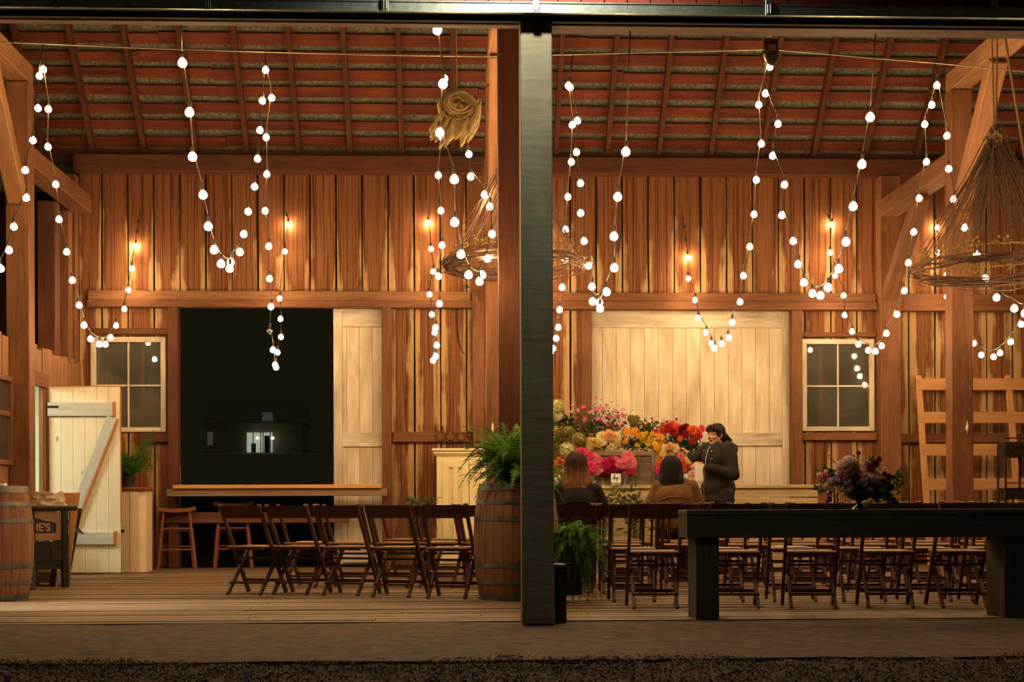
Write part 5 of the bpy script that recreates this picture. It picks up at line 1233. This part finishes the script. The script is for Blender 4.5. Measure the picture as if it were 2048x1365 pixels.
# ================================================================ COMPOTE ARRANGEMENT ON THE DARK TABLE
Y = 9.14; p = W(1718, 1018, Y); base = Vector((p.x, Y, zT))
r = thing('flower_arrangement', 'compote of dusky roses, hydrangea and foliage on the dark table', 'flowers', base); sc = Y/F_PX
m = MB(); m.lathe([(.048, 0), (.046, .006), (.022, .022), (.016, .035), (.018, .05), (.05, .062), (.085, .085), (.098, .115), (.094, .12), (.085, .10), (.0, .07)], 28, cap=False); m.build('compote_bowl', 'black_glass', r, smooth=40)
O = base; rr = random.Random(5)
def put(px, py, rad, key, name='blossom', dy=0.):
    q = W(px, py, Y-.02+dy)-O; d = Vector(((px-1718)*.012+rr.gauss(0, .2), -.8+rr.gauss(0, .2), .5+(940-py)*.01)); x, y_, z = basis(d); inst(name, bl(key), r, q, Matrix((x, y_, z)).transposed().to_euler(), rad*sc)
for a in ((1697, 926, 15, ('hyd', 11, 'dusty_pink', 'dusty_lilac')), (1684, 934, 13, ('hyd', 12, 'dusty_pink', 'dusty_lilac')), (1708, 928, 11, ('hyd', 13, 'dusty_lilac', 'dusty_pink')), (1712, 938, 9.5, ('pom', 5, 'peach_petal')), (1727, 934, 9, ('zinnia', 5, 'dusty_pink', 'dusty_pink')), (1741, 938, 10, ('dahlia', 8, 'crimson_petal')), (1750, 945, 9, ('dahlia', 9, 'dusty_pink')), (1750, 928, 9, ('pom', 6, 'burgundy_petal')), (1758, 919, 6, ('pom', 7, 'burgundy_petal')), (1765, 930, 6, ('zinnia', 6, 'cream_petal', 'centre_yellow')), (1771, 939, 6.5, ('zinnia', 7, 'cream_petal', 'centre_yellow')), (1777, 955, 8, ('pom', 8, 'burgundy_petal')), (1649, 952, 8, ('pom', 5, 'rose_pink')), (1652, 944, 5, ('bud', 2, 'cream_yellow')), (1638, 950, 5, ('bud', 3, 'cream_petal')), (1661, 965, 10, ('hyd', 14, 'dusty_pink', 'dusty_lilac')), (1654, 973, 8, ('hyd', 15, 'dusty_pink')), (1672, 962, 10, ('pom', 9, 'dusty_lilac')), (1694, 964, 9, ('dahlia', 9, 'dusty_lilac')), (1733, 955, 9, ('dahlia', 9, 'dusty_lilac')), (1728, 968, 8, ('pom', 9, 'dusty_lilac')), (1738, 982, 8, ('pom', 9, 'dusty_lilac')), (1766, 965, 9, ('pom', 8, 'burgundy_petal')), (1717, 907, 5, ('pom', 7, 'burgundy_petal')), (1708, 913, 2.5, ('bud', 4, 'burgundy_petal')), (1712, 955, 10, ('dahlia', 8, 'burgundy_petal')), (1702, 946, 9, ('dahlia', 9, 'dusty_lilac')), (1690, 951, 9, ('hyd', 12, 'dusty_pink', 'dusty_lilac')), (1678, 947, 8, ('pom', 9, 'dusty_pink')), (1720, 946, 8, ('dahlia', 9, 'dusty_pink')), (1733, 926, 7, ('pom', 9, 'dusty_lilac')), (1744, 957, 9, ('hyd', 11, 'dusty_lilac', 'dusty_pink')), (1759, 950, 8, ('dahlia', 9, 'dusty_pink')), (1700, 976, 8, ('pom', 9, 'dusty_lilac')), (1681, 978, 8, ('dahlia', 9, 'dusty_pink')), (1664, 981, 7, ('hyd', 15, 'dusty_pink')), (1754, 974, 8, ('pom', 8, 'burgundy_petal')), (1717, 962, 8, ('dahlia', 9, 'dusty_pink')), (1768, 948, 6, ('pom', 8, 'crimson_petal'))): put(*a)
m = MB()
for (px, py, ax, az, n, L) in ((1715, 972, 46, 15, 420, .055), (1700, 945, 30, 12, 70, .055), (1664, 955, 22, 14, 60, .06), (1765, 975, 20, 20, 120, .055), (1795, 958, 12, 10, 26, .055), (1796, 972, 10, 12, 20, .05), (1752, 992, 14, 12, 50, .07), (1740, 928, 10, 8, 26, .05), (1640, 980, 8, 8, 10, .05)): leaf_clump(m, W(px, py, Y+.07)-O, (ax*sc, .06, az*sc), n, L, rr)
for (a, b) in (((1718, 990), (1797, 957)), ((1718, 985), (1805, 975)), ((1718, 985), (1623, 937)), ((1718, 985), (1655, 914)), ((1718, 985), (1685, 917)), ((1718, 985), (1717, 908)), ((1718, 985), (1758, 919)), ((1720, 985), (1790, 1010)), ((1718, 985), (1628, 975)), ((1718, 980), (1638, 988))):
    A = W(*a, Y)-O; B = W(*b, Y-.01)-O; mid = A.lerp(B, .55)+Vector((0, 0, .03)); m.tube([A, mid, B], [.003, .002, .001], 4)
    for k in range(7):
        q = mid.lerp(B, k/6); e = q+Vector((rr.gauss(0, .016), rr.gauss(0, .012), rr.gauss(0, .014))); m.add([q, q+Vector((.004, 0, .005)), e, q-Vector((.001, 0, .005))], [(0, 1, 2, 3)])
for k in range(26):
    t = k/25; leaf_clump(m, W(1768+26*t, 985+24*t, Y-.05)-O, (.02*(1-t)+.004, .02, .012), 7, .035, rr)
m.build('foliage', 'leaf_dark', r)
m = MB()
for (x0_, y0_, y1_, n) in ((1659, 985, 1016, 46), (1669, 985, 1008, 20), (1675, 985, 1006, 14)):
    for k in range(n):
        t = k/n; m.ell(W(x0_+(-5*t if n > 30 else 0)+rr.gauss(0, 1.6 if n > 30 else .6), y0_+(y1_-y0_)*t, Y-.135+.02*rr.random())-O, rr.uniform(.004, .0075), 5, 3)
m.build('trailing_amaranth', 'burgundy_petal', r)
# ================================================================ PEOPLE
def blob(name, prims, voxel, mat, parent=None, loc=None, smooth=5, noise_amp=0., seed=0):
    m = MB()
    for p in prims:
        if p[0] == 'c':
            _, a, ra, b, rb = p; a, b = Vector(a), Vector(b); L = (b-a).length
            if L < 1e-6: m.ell(a, ra, 12, 8); continue
            d = (b-a)/L; pts = []; rs = []
            for i in range(5): t = i/4*PI/2; pts.append(a-d*ra*math.cos(t)); rs.append(max(.0004, ra*math.sin(t)))
            for i in range(1, 4): pts.append(a.lerp(b, i/4)); rs.append(ra+(rb-ra)*i/4)
            for i in range(5): t = i/4*PI/2; pts.append(b+d*rb*math.sin(t)); rs.append(max(.0004, rb*math.cos(t)))
            m.tube(pts, rs, 14)
        else:
            _, c, r_ = p[:3]; m.ell(c, r_, 18, 12, p[3] if len(p) > 3 else None)
    me = m.mesh(name, mat); o = bpy.data.objects.new('tmp', me); C.objects.link(o)
    a = o.modifiers.new('r', 'REMESH'); a.mode = 'VOXEL'; a.voxel_size = voxel; a.use_smooth_shade = True
    b = o.modifiers.new('s', 'SMOOTH'); b.factor = .5; b.iterations = smooth
    dg = bpy.context.evaluated_depsgraph_get(); me2 = bpy.data.meshes.new_from_object(o.evaluated_get(dg)); bpy.data.objects.remove(o)
    me2.name = name; me2.materials.clear(); me2.materials.append(MATS[mat])
    if noise_amp:
        rr = random.Random(seed); ph = [rr.uniform(0, 6) for _ in range(6)]
        for v in me2.vertices:
            c = v.co; k = math.sin(c.z*26+ph[0]+math.sin(c.x*15+ph[1])*1.4)+.6*math.sin(c.x*31+c.z*14+ph[2])+.5*math.sin(c.y*33-c.z*21+ph[3]); v.co = c+v.normal*k*noise_amp
    q = bpy.data.objects.new(name, me2); C.objects.link(q)
    if parent: q.parent = parent
    if loc is not None: q.location = loc
    return q
def hand(wrist, d, n, curl, s=1.0, thumb=1):
    """d: along the hand, n: out of the back of the hand; fingers bend away from n. thumb = +1/-1 chooses the side"""
    d = Vector(d).normalized(); n = (Vector(n)-d*Vector(n).dot(d)).normalized(); t = d.cross(n)*thumb; w_ = Vector(wrist); P = []
    for i, (off, ln, rd_) in enumerate(((.030, .072, .0088), (.010, .080, .009), (-.011, .074, .0086), (-.030, .058, .0076))):
        k0 = w_+t*off*.5*s; k1 = w_+d*(.085-.004*abs(i-1))*s+t*off*s; P.append(('c', k0, .014*s, k1, .0115*s))
        a = curl[i] if isinstance(curl, (list, tuple)) else curl; p = k1; ang = a*.6; dd = d*math.cos(ang)-n*math.sin(ang)
        for j, f in enumerate((.45, .32, .23)):
            q = p+dd*ln*f*s; P.append(('c', p, rd_*(1-.12*j)*s, q, rd_*(.9-.12*j)*s)); p = q; ang += a*.8; dd = d*math.cos(ang)-n*math.sin(ang)
    b = w_+d*.025*s+t*.024*s; m1 = b+(d*.6+t*.75-n*.25)*.040*s; m2 = m1+(d*.9+t*.1-n*.45)*.032*s; m3 = m2+(d*.9-t*.15-n*.45)*.024*s
    P += [('c', b, .015*s, m1, .0115*s), ('c', m1, .0105*s, m2, .0095*s), ('c', m2, .0095*s, m3, .008*s)]
    return P
def head_prims(c, f, s=1.0):
    """c: head centre; f: facing; returns skull, jaw, face, nose, ears"""
    f = Vector(f).normalized(); r_ = f.cross(Vector((0, 0, 1))).normalized(); u = r_.cross(f); M = Matrix((r_, f, u)).transposed(); c = Vector(c)
    L = lambda a, b, z: c+M @ Vector((a, b, z))*s
    P = [('e', L(0, -.012, .025), (.074*s, .092*s, .088*s), M), ('e', L(0, .022, -.035), (.058*s, .066*s, .075*s), M), ('c', L(0, .058, -.088), .022*s, L(0, .050, -.080), .030*s),
         ('c', L(-.045, .01, -.05), .022*s, L(-.015, .058, -.088), .018*s), ('c', L(.045, .01, -.05), .022*s, L(.015, .058, -.088), .018*s),
         ('c', L(0, .082, .005), .009*s, L(0, .106, -.024), .0125*s), ('c', L(-.012, .088, -.028), .009*s, L(.012, .088, -.028), .009*s),
         ('c', L(-.05, .06, .018), .014*s, L(.05, .06, .018), .014*s), ('e', L(-.036, .062, -.028), (.022*s, .02*s, .02*s), M), ('e', L(.036, .062, -.028), (.022*s, .02*s, .02*s), M),
         ('e', L(0, .078, -.062), (.022*s, .012*s, .012*s), M), ('e', L(-.074, -.005, -.012), (.010*s, .018*s, .030*s), M), ('e', L(.074, -.005, -.012), (.010*s, .018*s, .030*s), M)]
    return P, L, M
def face_parts(r, L, M, s=1.0):
    for a in (-.031, .031):
        m = MB(); m.ell(L(a, .074, .002), (.013*s, .008*s, .008*s), 10, 6, M); e = m.build('eye', 'eye_white', r, smooth=0)
        m = MB(); m.ell(L(a, .0795, .002), (.0065*s, .005*s, .0070*s), 8, 5, M); m.build('iris', 'eye_dark', e, smooth=0)
        m = MB(); m.tube([L(a*1.6, .070, .024), L(a, .080, .030), L(a*.45, .080, .025)], [.003, .0045, .003], 6); m.build('eyebrow', 'hair_dark', r, smooth=0)
    m = MB(); m.tube([L(-.024, .078, -.060), L(-.009, .090, -.055), L(0, .091, -.057), L(.009, .090, -.055), L(.024, .078, -.060)], [.002, .006, .0055, .006, .002], 6); m.tube([L(-.02, .079, -.064), L(0, .090, -.068), L(.02, .079, -.064)], [.002, .0065, .002], 6); m.build('lips', 'lips', r, smooth=0)
def strands(m, n, fn, rr, r0=.004):
    for i in range(n): pts = fn(rr); m.tube(pts, [r0*(1-.75*k/(len(pts)-1)) for k in range(len(pts))], 4, False)

# ---- standing woman at the flowers
YW = 15.0; base = Vector((XX(1436, YW), YW, 0)); f = Vector((-.88, -.47, 0)).normalized(); rt = f.cross(Vector((0, 0, 1))); U = Vector((0, 0, 1))
G = lambda a, b, z: rt*a+f*b+U*z
hr = W(1366, 899, 15.30)-base; hl = W(1397, 931, 14.84)-base
hc = W(1432, 870, YW)-base; sh = (G(.17, .0, 1.335), G(-.17, .0, 1.335)); el_r = sh[0].lerp(hr, .5)+Vector((0, 0, -.10)); el_l = G(-.24, -.02, 1.06)
ff = (f+Vector((-.04, -.10, -.05))).normalized()
HP, HL, HM = head_prims(hc, ff)
body = HP + [('c', hc+Vector((0, 0, -.07))-f*.02, .047, G(0, -.015, 1.33), .058), ('e', G(0, 0, 1.22), (.15, .15, .15)), ('e', G(0, .0, 1.02), (.125, .12, .14)), ('e', G(0, -.01, .88), (.15, .14, .12))]
for s, side in ((0, 1), (1, -1)):
    body += [('c', G(side*.085, -.005, .86), .085, G(side*.085, .01, .47), .058), ('c', G(side*.085, .01, .47), .056, G(side*.09, -.02, .09), .040), ('c', G(side*.09, -.03, .045), .034, G(side*.095, .12, .03), .028)]
body += [('c', sh[0], .052, el_r, .040), ('c', el_r, .038, hr-(hr-el_r).normalized()*.07, .026), ('c', sh[1], .052, el_l, .040), ('c', el_l, .038, hl-(hl-el_l).normalized()*.06, .026)]
body += hand(hr-(hr-el_r).normalized()*.075, (hr-el_r).normalized()+Vector((-.1, 0, .12)), Vector((.1, .2, 1)), [.55, .7, .8, .9], .95, 1)
body += hand(hl-(hl-el_l).normalized()*.055, (hl-el_l).normalized(), Vector((-.1, -1, .25)), [.7, .85, .95, 1.0], .95, -1)
ST = blob('person', body, .0052, 'skin', None, base, 3); tag(ST, 'standing dark-haired woman in a black hooded jacket reaching to the flowers', 'person')
face_parts(ST, HL, HM)
jk = [('e', G(0, -.005, 1.235), (.180, .160, .16)), ('e', G(0, .0, 1.08), (.165, .150, .20)), ('e', G(0, 0, .90), (.185, .165, .19)), ('e', G(0, 0, .80), (.18, .165, .12)), ('c', sh[0], .078, el_r, .062), ('c', el_r, .062, hr-(hr-el_r).normalized()*.11, .046), ('c', sh[1], .080, el_l, .066), ('c', el_l, .066, hl-(hl-el_l).normalized()*.095, .046), ('c', sh[0], .07, sh[1], .07)]
for k in range(12):
    q = 2*PI*k/12; jk.append(('e', G(.085*math.cos(q), -.02+.085*math.sin(q), 1.37+(.02 if math.sin(q) < 0 else -.03)), (.036, .036, .034)))
jk += [('e', G(0, -.14, 1.33), (.11, .085, .075)), ('e', G(0, -.15, 1.27), (.09, .06, .07))]
blob('jacket', jk, .011, 'jacket_black', ST, None, 4, .0035, 3)
m = MB(); m.tube([G(-.035, .135, 1.36), G(-.02, .17, 1.27), G(-.01, .185, 1.12), G(-.01, .20, .92), G(-.01, .19, .76)], .0045, 5); m.build('zip', 'zip_metal', ST, smooth=0)
m = MB()
for q in ((-.075, .145, 1.30), (.05, .15, 1.31), (-.10, .165, 1.22)): m.ell(G(*q), .009, 8, 5)
m.build('snap_button', 'zip_metal', ST, smooth=0)
tr = []
for side in (1, -1): tr += [('c', G(side*.085, -.005, .84), .105, G(side*.085, .01, .47), .076), ('c', G(side*.085, .01, .47), .075, G(side*.09, -.02, .11), .066)]
blob('trousers', tr, .012, 'trousers', ST, None, 4, .002, 5)
sho = []
for side in (1, -1): sho += [('c', G(side*.09, -.045, .045), .043, G(side*.096, .13, .036), .034)]
blob('shoes', sho, .008, 'shoe', ST)
hp = [('e', HL(0, -.022, .036), (.084, .098, .090), HM), ('e', HL(0, -.06, -.01), (.078, .065, .085), HM), ('e', HL(0, .05, .075), (.062, .04, .032), HM), ('e', HL(-.05, .035, .05), (.03, .045, .035), HM), ('e', HL(.05, .035, .05), (.03, .045, .035), HM), ('e', HL(-.074, .012, .02), (.014, .03, .05), HM), ('e', HL(.074, .012, .02), (.014, .03, .05), HM), ('e', HL(0, -.115, -.025), (.045, .04, .045), HM), ('c', HL(0, -.13, -.03), .042, HL(.0, -.15, -.10), .03), ('c', HL(0, -.15, -.10), .032, HL(0, -.13, -.15), .015)]
hr_ = blob('hair', hp, .007, 'hair_dark', ST, None, 3, .0015, 9)
m = MB(); rr = random.Random(3)
def bangs(rr):
    a = rr.uniform(-.058, .058); return [HL(a*.7, .045, .108), HL(a*.95, .078, .085), HL(a, .092, .055-.01*rr.random()), HL(a*1.02, .088, .030+.012*rr.random())]
strands(m, 46, bangs, rr, .005)
def tail(rr):
    a = rr.gauss(0, .02); return [HL(a, -.13, -.02), HL(a*1.6, -.165, -.06), HL(a*1.8, -.155, -.12), HL(a*2, -.14+rr.gauss(0, .02), -.17-rr.random()*.03)]
strands(m, 40, tail, rr, .005); m.build('hair_strands', 'hair_dark', ST, smooth=0)
# paper cup / folded paper held in her near hand
pc = thing('paper_sheet', 'white folded paper held in the standing woman\'s hand', 'paper', base+hl+Vector((.0, -.035, -.0)))
m = MB(); m.add([(-.045, -.008, .02), (.04, .01, .005), (.045, .012, -.165), (-.045, -.006, -.165), (-.045, 0, .02), (.04, .018, .005), (.045, .02, -.165), (-.045, .002, -.165)], [(3, 2, 1, 0), (4, 5, 6, 7), (0, 1, 5, 4), (1, 2, 6, 5), (2, 3, 7, 6), (3, 0, 4, 7)]); m.build('sheet', 'paper', pc)

# ---- seated women seen from behind
def seated(label, chair_px, chair_py, deg, z_head_top, head_px, jacket_mat, hair_mat, hair_fn, shoulder_z, bulk, seed):
    p = FL(chair_px, chair_py); a = math.radians(-deg); Mz = Matrix.Rotation(a, 3, 'Z'); q = p-Mz @ Vector((0, -.20, 0)); base = Vector((q.x, q.y, 0))
    G = lambda x, y_, z: Mz @ Vector((x, y_, z)); f = G(0, 1, 0)
    hx = XX(head_px, q.y-.05)-q.x; hc = Vector((hx, -.02, z_head_top-.112)); HP, HL, HM = head_prims(hc, f+Vector((.15 if seed == 2 else -.1, 0, -.05)))
    sz = shoulder_z; sh = (G(.16, -.075, sz-.085), G(-.16, -.075, sz-.085)); el = (G(.245, -.02, .70), G(-.245, -.02, .70)); wr = (G(.13, .19, .60), G(-.13, .19, .60))
    bd = HP + [('c', hc+Vector((0, -.02, -.07)), .047, G(0, -.08, sz-.03), .06), ('e', G(0, -.08, sz-.15), (.15, .11, .16)), ('e', G(0, -.075, .68), (.135, .11, .15)), ('e', G(0, -.06, .53), (.16, .13, .11))]
    for k, s in ((0, 1), (1, -1)):
        bd += [('c', sh[k], .05, el[k], .04), ('c', el[k], .038, wr[k], .026), ('c', G(s*.09, -.03, .50), .08, G(s*.10, .34, .49), .06), ('c', G(s*.10, .34, .47), .056, G(s*.10, .30, .09), .04), ('c', G(s*.10, .27, .045), .034, G(s*.105, .42, .03), .028)]
        bd += hand(wr[k], G(-s*.5, .85, -.25), G(-s*.1, .2, 1), [.5, .6, .65, .7], .92, s)
    o = blob('person', bd, .0055, 'skin', None, base, 3); tag(o, label, 'person'); face_parts(o, HL, HM)
    jk = [('c', G(.08, -.075, sz-.055), .066, G(-.08, -.075, sz-.055), .066), ('e', G(0, -.08, sz-.18), (.19*bulk, .14, .16)), ('e', G(0, -.085, .74), (.18*bulk, .145, .20)), ('e', G(0, -.07, .58), (.19*bulk, .15, .14)), ('c', sh[0], .068, sh[1], .068)]
    for k in (0, 1): jk += [('c', sh[k], .070, el[k], .066), ('c', el[k], .064, wr[k].lerp(el[k], .15), .045)]
    for k in range(12):
        t = 2*PI*k/12; jk.append(('e', Vector((hc.x, 0, 0))*.6+G(.070*math.cos(t), -.065+.06*math.sin(t), sz+(.012 if seed == 2 else -.01)), (.03, .03, .035)))
    j = blob('jacket', jk, .011, jacket_mat, o, None, 4, .003, seed)
    m = MB(); m.tube([G(-.16*bulk, -.19, sz-.22), G(-.06, -.232, sz-.185), G(.06, -.232, sz-.185), G(.16*bulk, -.19, sz-.22)], .006, 6); m.build('back_seam', jacket_mat, j, smooth=0)
    tr = []
    for s in (1, -1): tr += [('c', G(s*.09, -.03, .50), .095, G(s*.10, .34, .49), .076), ('c', G(s*.10, .34, .47), .074, G(s*.10, .30, .12), .06)]
    tr.append(('e', G(0, -.06, .50), (.17, .14, .10))); blob('trousers', tr, .013, 'trousers', o, None, 3, .002, seed)
    sho = []
    for s in (1, -1): sho.append(('c', G(s*.10, .26, .045), .043, G(s*.106, .43, .036), .034))
    blob('shoes', sho, .009, 'shoe', o)
    hair_fn(o, hc, HL, HM, hair_mat, G)
    return o
def bob(o, hc, HL, HM, mat, G):
    P = [('e', HL(0, -.025, .036), (.094, .105, .092), HM), ('e', HL(0, -.065, -.05), (.108, .065, .11), HM), ('e', HL(-.08, -.03, -.08), (.035, .06, .10), HM), ('e', HL(.08, -.03, -.08), (.035, .06, .10), HM), ('e', HL(0, -.085, -.15), (.122, .05, .075), HM)]
    blob('hair', P, .008, mat, o, None, 12, .002, 4); m = MB(); rr = random.Random(11)
    def st(rr):
        a = rr.uniform(-1.9, 1.9)-PI/2; r1 = .101; x, y_ = math.cos(a), math.sin(a); fl = rr.uniform(1.15, 1.42)
        return [HL(x*r1*math.sin(t), y_*r1*1.1*math.sin(t)-.025, .036+.097*math.cos(t)) for t in (.15, .6, 1.05, 1.5)]+[HL(x*r1*1.1, y_*r1*1.0-.025, -.05), HL(x*r1*fl, y_*r1*.85*fl-.03, -.14), HL(x*r1*fl*1.04+rr.gauss(0, .010), y_*r1*.8*fl-.03, -.190-rr.random()*.04)]
    strands(m, 420, st, rr, .0065); m.build('hair_strands', mat, o, smooth=0)
def long_straight(o, hc, HL, HM, mat, G):
    P = [('e', HL(0, -.025, .036), (.094, .105, .092), HM), ('e', HL(0, -.06, -.06), (.112, .07, .12), HM), ('e', HL(-.07, -.075, -.14), (.06, .05, .10), HM), ('e', HL(.07, -.075, -.13), (.06, .05, .09), HM), ('e', HL(0, -.09, -.12), (.11, .04, .085), HM), ('e', HL(-.11, -.05, -.20), (.03, .035, .07), HM)]
    blob('hair', P, .008, mat, o, None, 14, .001, 6); m = MB(); rr = random.Random(12)
    def st(rr):
        a = rr.uniform(-1.8, 1.8)-PI/2; x, y_ = math.cos(a), math.sin(a); r1 = .102
        return [HL(x*r1*math.sin(t), y_*r1*1.1*math.sin(t)-.025, .036+.097*math.cos(t)) for t in (.15, .6, 1.05, 1.5)]+[HL(x*r1*1.16, y_*r1*1.0-.03, -.06), HL(x*r1*1.42, y_*r1*.95-.05, -.165-.055*rr.random())]
    strands(m, 420, st, rr, .0065); m.build('hair_strands', mat, o, smooth=0)
zt1 = ZZ(909, FL(1152, 1175).y+.15, 1150); zt2 = ZZ(917, FL(1352, 1164).y+.15, 1345)
P1 = seated('seated woman with shoulder-length brown to blonde hair in a black top', 1156, 1175, 5, zt1, 1152, 'shirt_black', 'hair_ombre', bob, ZZ(963, FL(1152, 1175).y+.1, 1150), 1.0, 1)
P2 = seated('seated woman with straight black hair in a brown jacket', 1352, 1164, 5, zt2, 1344, 'jacket_brown', 'hair_black', long_straight, ZZ(957, FL(1352, 1164).y+.1, 1345), 1.08, 2)
# programmes lying on chair seats
def plane_z(px, py, z):
    d = ray(px, py); t = (z-CAM_Z)/d.z; return Vector((0, 0, CAM_Z))+d*t
bpy.context.view_layer.update()
chairs = [o for o in C.objects if o.name.startswith('folding_chair')]
for (grp, idx, lab) in (('folding chairs between the stools and the barrel', 5, 'white programme sheet on a chair in front of the dark doorway'), ('folding chairs between the stools and the barrel', 8, 'white programme sheet on a chair before the cream cabinet'), ('folding chairs between the stools and the barrel', 9, 'white programme sheet on the chair nearest the fern barrel'), ('folding chairs facing the flower counter', 7, 'white programme sheet on a chair seen under the dark table')):
    g = [o for o in chairs if o.get('group') == grp]
    if idx < len(g):
        c = g[idx]; m = MB(); m.box(-.105, .105, -.075, .075, 0, .004); o = m.build('programme', 'paper'); o.location = c.matrix_world @ Vector((.0, .02, .4085)); o.rotation_euler = (0, 0, c.rotation_euler.z+.2); tag(o, lab, 'paper', 'programmes on the chairs')
